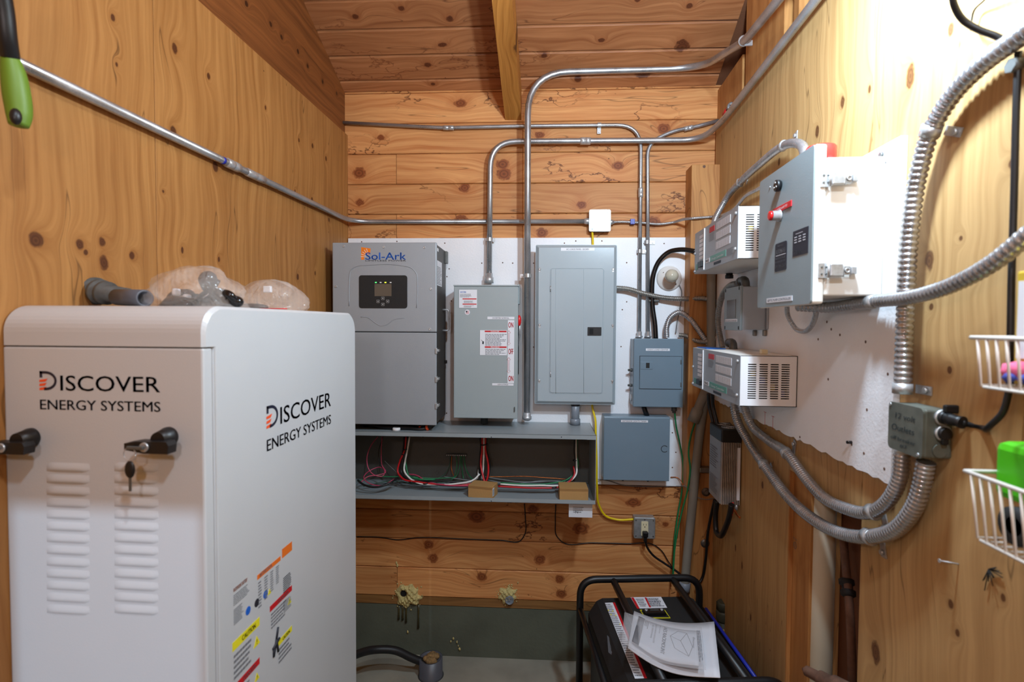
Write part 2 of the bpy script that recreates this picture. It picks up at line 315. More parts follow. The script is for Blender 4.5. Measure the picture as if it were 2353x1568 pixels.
# ------------------------------------------------------------ mesh building
WM = {}                                  # world matrix of every parent
def prof_round(w, h, r, n=4):
    r = min(r, w/2-1e-5, h/2-1e-5); P = []
    for cx, cy, a0 in ((w/2-r, h/2-r, 0), (-w/2+r, h/2-r, 90), (-w/2+r, -h/2+r, 180), (w/2-r, -h/2+r, 270)):
        for i in range(n+1):
            a = R(a0+90*i/n); P.append((cx+r*math.cos(a), cy+r*math.sin(a)))
    return P
def smooth_path(pts, n=8):
    pts = [Vector(p) for p in pts]
    if len(pts) < 3: return pts
    P = [pts[0]*2-pts[1]]+pts+[pts[-1]*2-pts[-2]]; out = []
    for i in range(1, len(P)-2):
        p0, p1, p2, p3 = P[i-1:i+3]
        # centripetal-style tangents keep long/short neighbours from overshooting
        d1, d0, d2 = (p2-p1).length+1e-6, (p1-p0).length+1e-6, (p3-p2).length+1e-6
        m1 = ((p1-p0)/d0*d1+(p2-p1)/d1*d0)/(d0+d1)*d1
        m2 = ((p2-p1)/d1*d2+(p3-p2)/d2*d1)/(d1+d2)*d1
        for k in range(n):
            t = k/n; t2, t3 = t*t, t*t*t
            out.append(p1*(2*t3-3*t2+1)+m1*(t3-2*t2+t)+p2*(-2*t3+3*t2)+m2*(t3-t2))
    out.append(pts[-1]); return out
def bends(pts, r=.1, n=8):
    """straight runs joined by circular-looking bends of about radius r"""
    pts = [Vector(p) for p in pts]; out = [pts[0]]
    for i in range(1, len(pts)-1):
        a, b_, c = pts[i-1], pts[i], pts[i+1]
        ri = r[i-1] if isinstance(r, (list, tuple)) else r
        u, v = (a-b_), (c-b_); k = min(ri, u.length*.48, v.length*.48)
        p, q = b_+u.normalized()*k, b_+v.normalized()*k
        for j in range(n+1):
            t = j/n; out.append(p*(1-t)**2+b_*2*t*(1-t)+q*t*t)
    out.append(pts[-1]); return out
class MB:
    def __init__(s, F=None): s.v = []; s.f = []; s.F = F or FW; s.sm = []
    def add(s, V, Fc, smooth=False):
        o = len(s.v); s.v += [Vector(x) for x in V]; s.f += [tuple(i+o for i in f) for f in Fc]; s.sm += [smooth]*len(Fc); return s
    def box(s, a, b, bev=0):
        a, b = Vector(a), Vector(b); lo = Vector(map(min, a, b)); hi = Vector(map(max, a, b))
        if bev:
            bm = bmesh.new(); bmesh.ops.create_cube(bm, size=1)
            for v in bm.verts: v.co = Vector((lo[i]+(v.co[i]+.5)*(hi[i]-lo[i]) for i in range(3)))
            bmesh.ops.bevel(bm, geom=bm.edges[:], offset=min(bev, min(hi-lo)*.45), segments=2, profile=.5, affect='EDGES')
            bm.verts.index_update(); s.add([v.co.copy() for v in bm.verts], [[v.index for v in f.verts] for f in bm.faces]); bm.free(); return s
        V = [(x, y, z) for z in (lo.z, hi.z) for y in (lo.y, hi.y) for x in (lo.x, hi.x)]
        return s.add(V, [(0, 2, 3, 1), (4, 5, 7, 6), (0, 1, 5, 4), (2, 6, 7, 3), (0, 4, 6, 2), (1, 3, 7, 5)])
    def hexa(s, P):  # 8 points: 4 of one face, 4 matching of the other
        return s.add(P, [(0, 1, 2, 3), (7, 6, 5, 4), (0, 4, 5, 1), (1, 5, 6, 2), (2, 6, 7, 3), (3, 7, 4, 0)])
    def prism(s, poly, a, b, axis='y', smooth=False):
        """poly = 2D outline; extruded from a to b along an axis (y: poly is x,z; x: y,z; z: x,y)"""
        def p3(p, t): return {'y': (p[0], t, p[1]), 'x': (t, p[0], p[1]), 'z': (p[0], p[1], t)}[axis]
        n = len(poly); V = [p3(p, a) for p in poly]+[p3(p, b) for p in poly]
        return s.add(V, [tuple(range(n)), tuple(range(2*n-1, n-1, -1))]+[(i, (i+1) % n, (i+1) % n+n, i+n) for i in range(n)], smooth)
    def plate(s, x0, z0, x1, z1, y0, y1, r=.004, ch=0):
        w, h = abs(x1-x0), abs(z1-z0); cx, cz = (x0+x1)/2, (z0+z1)/2
        P = [(cx+a, cz+b) for a, b in prof_round(w, h, r)]
        if not ch: return s.prism(P, y0, y1)
        n = len(P); P2 = [(cx+a, cz+b) for a, b in prof_round(w-2*ch, h-2*ch, max(r-ch, .001))]
        V = [(a, y0, b) for a, b in P]+[(a, y1+abs(ch)*(1 if y0 > y1 else -1), b) for a, b in P]+[(a, y1, b) for a, b in P2]
        F = [tuple(range(n)), tuple(range(3*n-1, 2*n-1, -1))]
        for k in (0, n): F += [(i+k, (i+1) % n+k, (i+1) % n+n+k, i+n+k) for i in range(n)]
        return s.add(V, F)
    def tube(s, pts, r, seg=10, caps=True, rib=None, raw=False, taper=None):
        pts = [Vector(p) for p in pts]
        if rib:
            L_ = [0]
            for i in range(1, len(pts)): L_.append(L_[-1]+(pts[i]-pts[i-1]).length)
            step = rib[0]/4; n = max(4, int(L_[-1]/step)); P = []; j = 0
            for k in range(n+1):
                d = L_[-1]*k/n
                while j < len(L_)-2 and L_[j+1] < d: j += 1
                t = (d-L_[j])/max(1e-9, L_[j+1]-L_[j]); P.append(pts[j].lerp(pts[j+1], t))
            pts = P; rad = [r*(1+rib[1]*(.5+.5*math.cos(k*math.pi/2))) if k % 4 != 2 else r*(1-rib[1]) for k in range(len(pts))]
        else: rad = [r]*len(pts) if not isinstance(r, (list, tuple)) else list(r)
        t0 = (pts[1]-pts[0]).normalized()
        nrm = t0.orthogonal().normalized(); V = []
        for i, p in enumerate(pts):
            t = (pts[min(i+1, len(pts)-1)]-pts[max(i-1, 0)]).normalized()
            nrm = (nrm-t*nrm.dot(t)).normalized(); bn = t.cross(nrm)
            for k in range(seg):
                a = 2*math.pi*k/seg; V.append(p+(nrm*math.cos(a)+bn*math.sin(a))*rad[i])
        F = [(i*seg+k, i*seg+(k+1) % seg, (i+1)*seg+(k+1) % seg, (i+1)*seg+k) for i in range(len(pts)-1) for k in range(seg)]
        s.add(V, F, True)
        if caps:
            o = len(s.v)-len(V); s.f += [tuple(o+k for k in range(seg-1, -1, -1)), tuple(o+(len(pts)-1)*seg+k for k in range(seg))]; s.sm += [False, False]
        return s
    def cyl(s, a, b, r, seg=20, r2=None):
        a, b = Vector(a), Vector(b); return s.tube([a, b], [r, r if r2 is None else r2], seg)
    def lathe(s, c, ax, prof, seg=24):
        """prof = [(distance along axis, radius)]"""
        c, ax = Vector(c), Vector(ax).normalized(); n = ax.orthogonal().normalized(); b_ = ax.cross(n); V = []
        for d, r in prof:
            for k in range(seg):
                a = 2*math.pi*k/seg; V.append(c+ax*d+(n*math.cos(a)+b_*math.sin(a))*max(r, 1e-5))
        F = [(i*seg+k, i*seg+(k+1) % seg, (i+1)*seg+(k+1) % seg, (i+1)*seg+k) for i in range(len(prof)-1) for k in range(seg)]
        s.add(V, F, True)
        o = len(s.v)-len(V); s.f += [tuple(o+k for k in range(seg-1, -1, -1)), tuple(o+(len(prof)-1)*seg+k for k in range(seg))]; s.sm += [False, False]
        return s
    def ball(s, c, r, seg=14, rings=8, sc_=(1, 1, 1), jit=0):
        c = Vector(c); V = []; F = []
        for i in range(rings+1):
            th = math.pi*i/rings
            for k in range(seg):
                a = 2*math.pi*k/seg; j = 1+random.uniform(-jit, jit)
                V.append(c+Vector((sc_[0]*math.sin(th)*math.cos(a), sc_[1]*math.sin(th)*math.sin(a), sc_[2]*math.cos(th)))*r*j)
        for i in range(rings):
            for k in range(seg): F.append((i*seg+k, (i+1)*seg+k, (i+1)*seg+(k+1) % seg, i*seg+(k+1) % seg))
        return s.add(V, F, True)
    def text(s, t, o, ux, uz, h, w=None, th=.0004, bold=0, cx=False, sx=1.0, shear=0):
        """flat lettering: o = lower-left (or centre when cx); h = capital height; w = fitted width"""
        cu = bpy.data.curves.new('t', 'FONT'); cu.body = t; cu.size = 1;  cu.resolution_u = 3; cu.fill_mode = 'FRONT'; cu.shear = shear
        ob = bpy.data.objects.new('t', cu); COL.objects.link(ob)
        dg = bpy.context.evaluated_depsgraph_get(); me = bpy.data.meshes.new_from_object(ob.evaluated_get(dg))
        bpy.data.objects.remove(ob); bpy.data.curves.remove(cu)
        if not me.vertices: return s
        xs = [v.co.x for v in me.vertices]; x0, x1 = min(xs), max(xs)
        k = h/.70; kx = (w/(x1-x0)) if w else k*sx
        ux, uz = Vector(ux).normalized(), Vector(uz).normalized(); nn = ux.cross(uz).normalized(); o = Vector(o)
        if cx: o = o-ux*(x1-x0)*kx/2-uz*h/2
        for off in ((0,) if bold <= 0 else (-1, 0, 1)):
            s.add([o+ux*((v.co.x-x0)*kx+off*h*min(bold, .05)*1.6)+uz*v.co.y*k+nn*th for v in me.vertices], [tuple(p.vertices) for p in me.polygons])
        bpy.data.meshes.remove(me); return s
    def lines(s, o, ux, uz, w, h, n, fill=.45, jag=.35, th=.0004):
        """n rows of small print as thin strips"""
        ux, uz = Vector(ux).normalized(), Vector(uz).normalized(); nn = ux.cross(uz); o = Vector(o)+nn*th
        for i in range(n):
            y = h*(n-1-i+.3)/n; x = 0; L_ = w*(1-random.random()*jag)
            while x < L_:
                d = min(w*random.uniform(.05, .16), L_-x); a = o+ux*x+uz*y
                s.add([a, a+ux*d, a+ux*d+uz*h/n*fill, a+uz*h/n*fill], [(0, 1, 2, 3)]); x += d+w*.02
        return s
    def build(s, name, mat, parent=None, label=None):
        me = bpy.data.meshes.new(name)
        if parent is None:
            P = [s.F @ v for v in s.v]; lo = Vector([min(p[i] for p in P) for i in range(3)]); hi = Vector([max(p[i] for p in P) for i in range(3)])
            base = Vector(((lo.x+hi.x)/2, (lo.y+hi.y)/2, lo.z)); M = Matrix.Translation(base)
        else: M = WM[parent.name]; P = [s.F @ v for v in s.v]
        I = M.inverted(); me.from_pydata([I @ p for p in P], [], s.f)
        me.polygons.foreach_set('use_smooth', s.sm)
        me.materials.append(MATS[mat]); me.update()
        bm = bmesh.new(); bm.from_mesh(me); bmesh.ops.recalc_face_normals(bm, faces=bm.faces[:]) if not getattr(s, 'flat', False) else None; bm.to_mesh(me); bm.free()
        o = bpy.data.objects.new(name, me); COL.objects.link(o)
        if parent is None: o.location = base
        else: o.parent = parent
        WM[o.name] = M
        if label: o['label'] = label
        return o
class TX(MB):
    flat = True
def tag(o, label, cat, group=None, kind=None):
    o['label'] = label; o['category'] = cat
    if group: o['group'] = group
    if kind: o['kind'] = kind
    return o
def thing(name, label, cat, loc, F=None, group=None):
    """Empty at the base of a thing; loc is in frame F"""
    F = F or FW; o = bpy.data.objects.new(name, None); COL.objects.link(o); o.empty_display_size = .05
    M = Matrix.Translation(F @ Vector(loc)) @ F.to_3x3().to_4x4()
    o.location = M.translation; o.rotation_euler = M.to_euler(); WM[o.name] = M
    return tag(o, label, cat, group)
def struct(o): o['kind'] = 'structure'; return o
UX, UZ, UY = (1, 0, 0), (0, 0, 1), (0, 1, 0)
# ============================================================ THE ROOM
ZT = L(455, 0).z                       # top edge of the plywood, both sides
UL, UR = B(799, 303).x, B(1640, 350).x
zs = [B(800, y).z for y in (1385, 1366)]
pit = (B(800, 355).z-B(800, 1366).z)/15
for i in range(1, 19): zs.append(zs[1]+pit*i)
# floor, ceiling, backing walls
mb = MB().box((XL-.15, YB-.1, -.08), (XR+.15, 2.9, 0)); struct(mb.build('floor', 'floor_concrete'))
CZ = lambda y: 2.933+(2.638-y)*.452
wb = MB(FB).box((UL-.1, .022, .2), (UR+.22, .12, 3.3)).build('wall_back', 'sheathing'); struct(wb)
wbr = struct(MB(FB).box((UL-.1, .004, 0), (UR+.2, .12, zs[0]-.004), ).build('wall_back_footing', 'concrete'))
wbr.name = 'trim_1'
joints = {1: [912], 15: [911], 13: [911], 17: []}
for i in range(len(zs)-1):
    z0, z1 = zs[i], zs[i+1]
    if z0 > 3.05: break
    cuts = [UL-.02]+[B(x, 500).x for x in joints.get(i, [])]+[UR+.2]
    if i == 14: cuts = [UL-.02, UR+.02]
    for a, b_ in zip(cuts[:-1], cuts[1:]):
        c = .004; g = .0012
        P = [(0.022, z0+g), (c, z0+g), (0, z0+g+c), (0, z1-g-c), (c, z1-g), (.022, z1-g)]
        if i == 0: P = [(.022, z0), (.003, z0), (.003, z1-g), (.022, z1-g)]
        MB(FB).prism([(y, z) for y, z in P], a+.0012, b_-.0012, 'x').build('plank', 'sill_wood' if i == 0 else 'back_wood', wb)
# ceiling boards parallel to the back wall
RY = .35                                # ridge
ceil = struct(MB().add([(XL-.1, 2.75, CZ(2.75)+.024), (XR+.1, 2.75, CZ(2.75)+.024), (XR+.1, RY, CZ(RY)+.024), (XL-.1, RY, CZ(RY)+.024),
      (XL-.1, 2.75, CZ(2.75)+.08), (XR+.1, 2.75, CZ(2.75)+.08), (XR+.1, RY, CZ(RY)+.08), (XL-.1, RY, CZ(RY)+.08)],
      [(0, 1, 2, 3), (4, 5, 6, 7), (0, 1, 5, 4), (1, 2, 6, 5), (2, 3, 7, 6), (3, 0, 4, 7)]).build('ceiling', 'sheathing'))
seam = [ceil_pt(789, 184), ceil_pt(762, 127), ceil_pt(735, 67)]
ds = [(p-Vector((p.x, 2.638+p.x*math.tan(az), 2.933))).length for p in seam]
ds = [-.025]+ds; st_ = (ds[3]-ds[1])/2
while ds[-1] < 2.5: ds.append(ds[-1]+st_)
ca, sa = math.cos(math.atan(.452)), math.sin(math.atan(.452))
for a, b_ in zip(ds[:-1], ds[1:]):
    V = []
    for x in (XL-.02, XR+.002):
        yb = 2.638+x*math.tan(az)+.012
        for d, o in ((a+.002, .022), (a+.002, .008), (a+.012, 0), (b_-.004, 0), (b_-.002, .004), (b_-.002, .022)):
            V.append((x, yb-d*ca-o*-sa*0, CZ(2.638)+d*sa+o/ca+.002+.005*(b_-d)/(b_-a)*0))
    n = 6
    MB().add(V, [tuple(range(6)), tuple(range(11, 5, -1))]+[(i, (i+1) % n, (i+1) % n+n, i+n) for i in range(n)]).build('plank', 'ceiling_wood', ceil)
struct(MB().add([(XL-.1, RY, CZ(RY)), (XR+.1, RY, CZ(RY)), (XR+.1, YB-.1, CZ(RY)-.452*(RY-YB)), (XL-.1, YB-.1, CZ(RY)-.452*(RY-YB)),
      (XL-.1, RY, CZ(RY)+.05), (XR+.1, RY, CZ(RY)+.05), (XR+.1, YB-.1, CZ(RY)-.452*(RY-YB)+.05), (XL-.1, YB-.1, CZ(RY)-.452*(RY-YB)+.05)],
      [(0, 1, 2, 3), (4, 5, 6, 7), (0, 1, 5, 4), (1, 2, 6, 5), (2, 3, 7, 6), (3, 0, 4, 7)]).build('ceiling_rear', 'ceiling_wood'))
# rafter
p1, p2 = B(1161, 277), B(1198, 278)
zb = p1.z; raf = MB()
xa, xb = (FB @ p1).x, (FB @ p2).x; yw = (FB @ p1).y+.004
dz = CZ(yw)-zb
P = [(yw, zb), (yw, CZ(yw)+.01), (RY, CZ(RY)+.01), (RY, CZ(RY)-dz), ]
raf.prism(P, xa, xb, 'x'); struct(raf.build('rafter', 'beam_wood'))
# left wall: two plywood sheets below a darker header board
wl = struct(MB(FL).box((YB-.1, .014, 0), (2.7, .1, 4.2)).build('wall_left', 'header_wood'))
sy = L(358, 400).x
MB(FL).box((sy+.001, 0, .0), (2.66, .013, ZT), .001).build('panel', 'left_wood', wl)
MB(FL).box((sy-.001, 0, .0), (YB, .013, ZT), .001).build('panel', 'left_wood', wl)
# right wall: plywood with an opening low down, open stud bays above it and behind it
wr = struct(MB(FR).box((-2.9, .105, 0), (-YB+.1, .16, 4.2)).build('wall_right', 'sheathing'))
seamY = -hx(1976, 1300, XR).y            # local x of sheet seam
cutL = -hx(1809, 1300, XR).y
zc = Q(1812, 1078).z
MB(FR).prism([(-2.66, 0), (cutL, 0), (cutL, zc), (seamY-.001, zc), (seamY-.001, ZT), (-2.66, ZT)], 0, .013).build('panel', 'right_wood', wr)
MB(FR).box((seamY+.001, 0, 0), (-YB, .013, ZT), .001).build('panel', 'right_wood', wr)
def stud(a, b_, z0, z1, nm='stud'): return MB(FR).box((a, .014, z0), (b_, .104, z1), .002).build(nm, 'stud_wood', wr)
stud(Q(1714, 100, -.014).x, Q(1802, 60, -.014).x, ZT-.2, 3.6)
stud(Q(1824, 10, -.014).x, Q(1824, 10, -.014).x+.04, ZT-.2, 3.6)
stud(Q(1649, 200, -.014).x, Q(1705, 200, -.014).x, 1.0, Q(1660, 192, -.014).z)
stud(Q(1814, 1300, -.014).x, Q(1861, 1300, -.014).x, .0, 2.4)
MB(FR).box((cutL-.0005, .0005, 0), (cutL+.006, .0135, zc-.001)).build('trim_strip', 'stud_wood', wr)
mb = MB(FR)
for (x, y) in ((1828, 1242),): pass
st = TX(FR); p = Q(1827, 1254, -.0135)
st.tube([p+Vector((.009*math.cos(a), 0, .011*math.sin(a))) for a in [i*math.pi/8 for i in range(17)]], .0008, 4)
st.text('S', p+Vector((0, -.0005, 0)), UX, UZ, .010, cx=True); st.text('100 L88', p+Vector((0, -.0005, .022)), UX, UZ, .006, cx=True)
st.build('ink_stamp', 'paper_grey', wr)
# unseen rear wall, its gap shaped to let sun onto the cabinet front alone
dr = MB().box((XL-.1, YB-.02, 0), (-1.07, YB, 4.2)).box((-.67, YB-.02, 0), (XR+.1, YB, 4.2)).box((-1.07, YB-.02, 2.02), (-.67, YB, 4.2)); struct(dr.build('wall_front', 'stud_wood'))
# corner post
t = thing('corner_post', 'thick golden timber post standing in the back right corner', 'post', B(1590, 1400, .10), FB)
pa, pb = B(1590, 378, .105), B(1652, 378, .105)
t.location.z = 0; WM[t.name] = Matrix.Translation(Vector((t.location.x, t.location.y, 0))) @ FB.to_3x3().to_4x4()
MB(FB).box((pa.x, -.105, 0), (UR-.001, -.001, pa.z), .003).build('timber', 'stud_wood', t)
for i, (x, y) in enumerate(((1622, 1131), (1620, 1249))):
    p = B(x, y, .105); MB(FB).lathe(p, (0, -1, 0), [(0, .021), (.003, .021), (.003, .012), (.004, .012)], 20).build('washer', 'washer', t)
    MB(FB).lathe(p, (0, -1, 0), [(0, .009), (.012, .009)], 6).build('bolt', 'washer', t)
p = B(1618, 383, .105); MB(FB).lathe(p, (0, -1, 0), [(0, .007), (.001, .007)], 12).build('bolt', 'rust', t)
# painted plywood backers
a, b_ = B(800, 548, .012), B(1577, 548, .012); zb = B(1568, 1118, .012).z
t = thing('white_backer_board', 'large white painted plywood backer on the back wall behind the inverter and grey panels', 'board', (a.x, -.001, zb), FB)
MB(FB).box((a.x, -.013, zb), (b_.x-.004, -.0012, a.z), .001).build('board', 'white_board', t)
for x, y in ((831, 556), (912, 555), (1022, 559), (1107, 605), (1155, 604), (1178, 605), (1032, 618), (1027, 636), (1440, 604), (1440, 694), (1427, 797), (1297, 559), (1323, 554), (1383, 554), (1526, 560), (1226, 605), (1226, 798), (1037, 692), (1190, 695), (1480, 560), (1026, 950), (1430, 712), (1545, 995), (1553, 1040), (1545, 1075)):
    MB(FB).lathe(B(x, y, .013), (0, -1, 0), [(0, .0035), (.0006, .003)], 8).build('screw', 'rust', t)
BO = .0152
far, near = Q(1650, 900).x, (Q(2090, 310).x+Q(2060, 1110).x)/2
zt, zb = Q(2090, 310).z, Q(2060, 1110).z
n = 60; bot = []
for i in range(n+1):
    x = near-(near-far)*i/n; bot.append((x, zb-.001+random.uniform(-.006, .003)))
t = thing('white_backer_board', 'white painted plywood backer with a ragged lower edge on the right wall', 'board', (near, -.001, zb), FR)
MB(FR).prism([(far, zt), (near, zt)]+bot, -BO, -.001).build('board', 'white_board', t)
for x, y in ((1910, 757), (1989, 786), (1992, 942), (1957, 1022), (1985, 1042), (2032, 1078), (1760, 985), (1903, 872), (1880, 780), (1865, 745), (1900, 740), (1930, 770), (2040, 860), (1838, 1005)):
    MB(FR).lathe(Q(x, y, BO), (0, -1, 0), [(0, .004), (.0006, .003)], 8).build('screw', 'rust', t)
bx = MB(FR); p = Q(1957, 1017, BO); bx.cyl(p, p+Vector((0, -.012, 0)), .004, 8); bx.build('screw', 'black_gloss', t)
rm = TX(FR)
for (x, y) in ((1758, 948), (1776, 958)):
    p = Q(x, y, BO); rm.box(p, p+Vector((.0015, -.0006, -.045))); rm.box(p+Vector((-.01, 0, 0)), p+Vector((.012, -.0006, .0015)))
rm.build('red_pencil_marks', 'red_ink', t)
# drain pipe and rusty pipe inside the wall opening
p = hx(1889, 1300, XR+.055)
t = MB().cyl((p.x, p.y, 0), (p.x, p.y, 1.9), .035, 28)
tag(t.build('plastic_pipe', 'pvc_white'), 'thick cream plastic drain pipe upright inside the opening in the right wall', 'pipe')
t = thing('rusty_pipe', 'thin rusty iron pipe beside the cream drain pipe in the wall opening', 'pipe', (hx(1955, 1500, XR+.06).x, hx(1955, 1500, XR+.06).y, .0))
q = [hx(1938, 1240, XR+.07), hx(1943, 1300, XR+.07), hx(1950, 1370, XR+.06), hx(1960, 1600, XR+.05)]
MB().tube(smooth_path(q), .011, 12).build('pipe', 'rust', t)
MB().lathe(hx(1944, 1330, XR+.068), (hx(1950, 1372, XR+.06)-hx(1944, 1330, XR+.068)), [(0, .013), (.004, .02), (.016, .02), (.02, .014), (.03, .014), (.034, .02), (.046, .019), (.05, .013)], 12).build('coupling', 'black_matte', t)
# loose rusty pipe end in front, low right
t = thing('pipe_stub', 'short rusty pipe end jutting out low in front of the cream drain pipe', 'pipe', hx(1880, 1560, XR-.03))
a = hx(1845, 1538, XR-.06); b_ = hx(1915, 1575, XR-.02); d = (b_-a).normalized()
MB().lathe(a, d, [(0, .004), (.008, .010), (.012, .014), (.05, .015), (.055, .02), (.09, .02), (.095, .026), (.2, .026)], 14).build('pipe', 'rust', t)

# ============================================================ SPRAY FOAM, HOLES, FOOTING
def foam_mesh(px, py, rx, rz, h, seed, hole=None):
    """lumpy crust of foam on the wall; hole = (dx, dz, radius) stays open"""
    random.seed(seed); c0 = B(px, py, 0); m_ = MB(FB); na, nr = 56, 16; V = []; F = []
    ph = [(random.randint(2, 9), random.uniform(0, 6.28), random.uniform(.03, .10)) for _ in range(8)]
    for i in range(nr+1):
        for k in range(na):
            a = 2*math.pi*k/na; s = i/nr; o = 1+sum(w_*math.sin(n_*a+p_) for n_, p_, w_ in ph)+random.uniform(-.05, .05)*(i > nr-3)
            x, z = rx*s*o*math.cos(a), rz*s*o*math.sin(a); y = -h*max(0, 1-s**2.5)*(1+.35*math.sin(x*260+seed)*math.sin(z*230))-random.uniform(0, .004)
            if hole:
                d = math.hypot(x-hole[0], z-hole[1])/hole[2]
                if d < 1: y = -.0015
                elif d < 1.5: y *= (d-1)/.5*.6+.4
            V.append(c0+Vector((x, y if s < 1 else .001, z)))
    for i in range(nr):
        for k in range(na): F.append((i*na+k, (i+1)*na+k, (i+1)*na+(k+1) % na, i*na+(k+1) % na))
    m_.add(V, F)
    for k in range(26):
        a = random.uniform(0, 6.28); e_ = random.uniform(.95, 1.35); m_.ball(c0+Vector((rx*e_*math.cos(a), -.001, rz*e_*math.sin(a))), random.uniform(.0015, .0045), 6, 4, (1, .6, 1), .2)
    return m_
t = thing('spray_foam_patch', 'ragged yellow spray foam around a dark hole, dripping down the concrete', 'foam', B(935, 1385), FB)
foam_mesh(937, 1369, .068, .058, .024, 1, (-.022, .011, .020)).build('foam', 'foam', t)
p = B(937, 1369, 0)+Vector((-.022, -.002, .011)); MB(FB).lathe(p, (0, -1, 0), [(0, .017), (.001, .017)], 18).build('hole', 'plug_hole', t)
m_ = MB(FB)
for x, y0_, y1_ in ((917, 1392, 1424), (926, 1392, 1425), (934, 1390, 1431), (962, 1390, 1444)):
    a, b_ = B(x, y0_, .002), B(x-1, y1_, .002); m_.tube([a, a.lerp(b_, .5), b_], [.005, .004, .006], 8)
m_.build('drip', 'drip', t)
random.seed(5)
t = thing('spray_foam_patch', 'small spray foam patch around a capped pipe end, further right along the footing', 'foam', B(1168, 1388), FB)
foam_mesh(1166, 1368, .046, .044, .016, 2).build('foam', 'foam', t)
m_ = MB(FB).lathe(B(1171, 1376, .0), (0, -1, 0), [(0, .022), (.022, .022), (.022, .018), (.018, .018)], 22); m_.build('pipe_end', 'pvc_grey', t)
m_ = MB(FB)
for dx, dz_ in ((-.007, .005), (.007, .004), (-.001, -.007)): p = B(1171, 1376, .02)+Vector((dx, 0, dz_)); m_.cyl(p, p+Vector((0, -.004, 0)), .006, 10)
m_.build('cable_end', 'grey_wire', t)
random.seed(11); m_ = MB(FB)
for x, y in ((1050, 1476), (1053, 1485), (1056, 1492), (1042, 1468), (1036, 1475), (937, 1453), (911, 1294), (913, 1300), (1190, 1340), (1030, 1535), (1338, 1408)):
    m_.ball(B(x, y, .002), random.uniform(.004, .008), 7, 5, (.7, .4, 1.2), .3)
tag(m_.build('foam_spatter', 'foam'), 'small dried foam crumbs stuck on the wall and footing', 'foam', kind='stuff')
# floor pipe stub with foam, hose from the battery cabinet
pc = hz(990, 1560, .0); pc = Vector((pc.x, 2.50, 0)); pc.x = hy(990, 1540, 2.5).x
t = thing('floor_pipe_stub', 'short grey pipe stub in the floor packed with dirty foam', 'pipe', pc)
hgt = hy(990, 1530, 2.44).z
MB().lathe(pc, UZ, [(0, .064), (.006, .058), (hgt, .058), (hgt, .050), (hgt-.01, .048)], 28).build('pipe', 'tube_grey', t)
random.seed(3); m_ = MB()
for i in range(16):
    a = random.uniform(0, 6.28); r_ = random.uniform(0, .036); m_.ball(pc+Vector((r_*math.cos(a), r_*math.sin(a), hgt+.002)), random.uniform(.016, .026), 9, 6, (1, 1, .8), .15)
m_.build('foam', 'foam_dirt', t)
h = [hy(700, 1560, 2.1), hy(800, 1512, 2.3), hy(860, 1494, 2.42), hy(910, 1496, 2.46), hy(945, 1512, 2.48), pc+Vector((-.03, 0, hgt-.03))]
tag(MB().tube(smooth_path(h), .0185, 16).build('black_hose', 'rubber'), 'thick black hose curving into the foam-packed pipe stub', 'hose')

# ============================================================ EMT CONDUITS
def conduit(name, label, runs, r, rad, mat='emt'):
    m_ = MB().tube(bends(runs, rad), r, 14)
    t = thing(name, label, 'conduit', runs[-1]); m_.build('tube', mat, t); return t
def coupler(t, a, b_, r, screws=2):
    a, b_ = Vector(a), Vector(b_); d = (b_-a).normalized(); L_ = (b_-a).length
    m_ = MB().lathe(a, d, [(0, r*1.02), (.001, r*1.3), (L_*.48, r*1.3), (L_*.5, r*1.18), (L_*.52, r*1.3), (L_-.001, r*1.3), (L_, r*1.02)], 14)
    n = d.cross(Vector((0, 1, 0)));  n = n.normalized() if n.length > .1 else Vector((0, 0, 1))
    for f in (.25, .75):
        p = a.lerp(b_, f)-Vector((0, r*1.1, 0)); m_.cyl(p, p+Vector((0, -.006, 0)), .0035, 8)
    m_.build('coupling', 'steel', t)
def strap(t, p, r, F, d=(0, 0, 1), side=1, L_=.03, par='strap'):
    """one-hole strap over a conduit at p (frame coords, on the axis); d = conduit direction in the frame"""
    p = Vector(p); d = Vector(d).normalized(); yv = Vector((0, -1, 0)); s_ = d.cross(yv).normalized()*side; m_ = MB(F)
    w_ = .009; P = []
    for i in range(9):
        a = math.pi*i/8; P.append(p-s_*math.cos(a)*(r+.002)*-1*-1+yv*math.sin(a)*(r+.002))
    P = [p-s_*(r+.002)+Vector((0, r, 0))]+P+[p+s_*(r+.002)+Vector((0, r-.001, 0)), p+s_*(r+L_)+Vector((0, r-.001, 0))]
    for a, b_ in zip(P[:-1], P[1:]):
        n = (b_-a).cross(d).normalized()*.0015
        m_.hexa([a-d*w_-n, b_-d*w_-n, b_+d*w_-n, a+d*w_-n, a-d*w_+n, b_-d*w_+n, b_+d*w_+n, a+d*w_+n])
    q = P[-1]-s_*.009; m_.cyl(q, q+yv*.006, .0055, 8)
    m_.build(par, 'steel', t)
# a: along the left wall, round the corner, to the junction box
r1 = .0118
ra = [wL(-60, 100, .02), wL(40, 150, .02), wL(540, 390, .02), wL(790, 509, .02)]
ra = [wL(-60, 96, .022), Vector((XL+.022, (FB @ B(799, 511, .03)).y+.02, (FB @ B(799, 511)).z+.0)), wB(1356, 509, .03)]
ca_ = conduit('metal_conduit', 'long metal conduit down the left wall and along to the silver junction box', ra, r1, .13)
dl = (ra[1]-ra[0]).normalized()
def onL(px): # point of the left run at a given picture column
    best = min((ra[0]+dl*(k*.002) for k in range(1400)), key=lambda q: abs(((q-CP).dot(rr)/(q-CP).dot(fw))*FPX+1176.5-px)); return best
coupler(ca_, onL(520), onL(548), r1); coupler(ca_, onL(566), onL(606), r1*.92)
MB().lathe(onL(508), dl, [(0, r1*1.01), (.012, r1*1.01)], 14).build('blue_mark', 'blue_plastic', ca_)
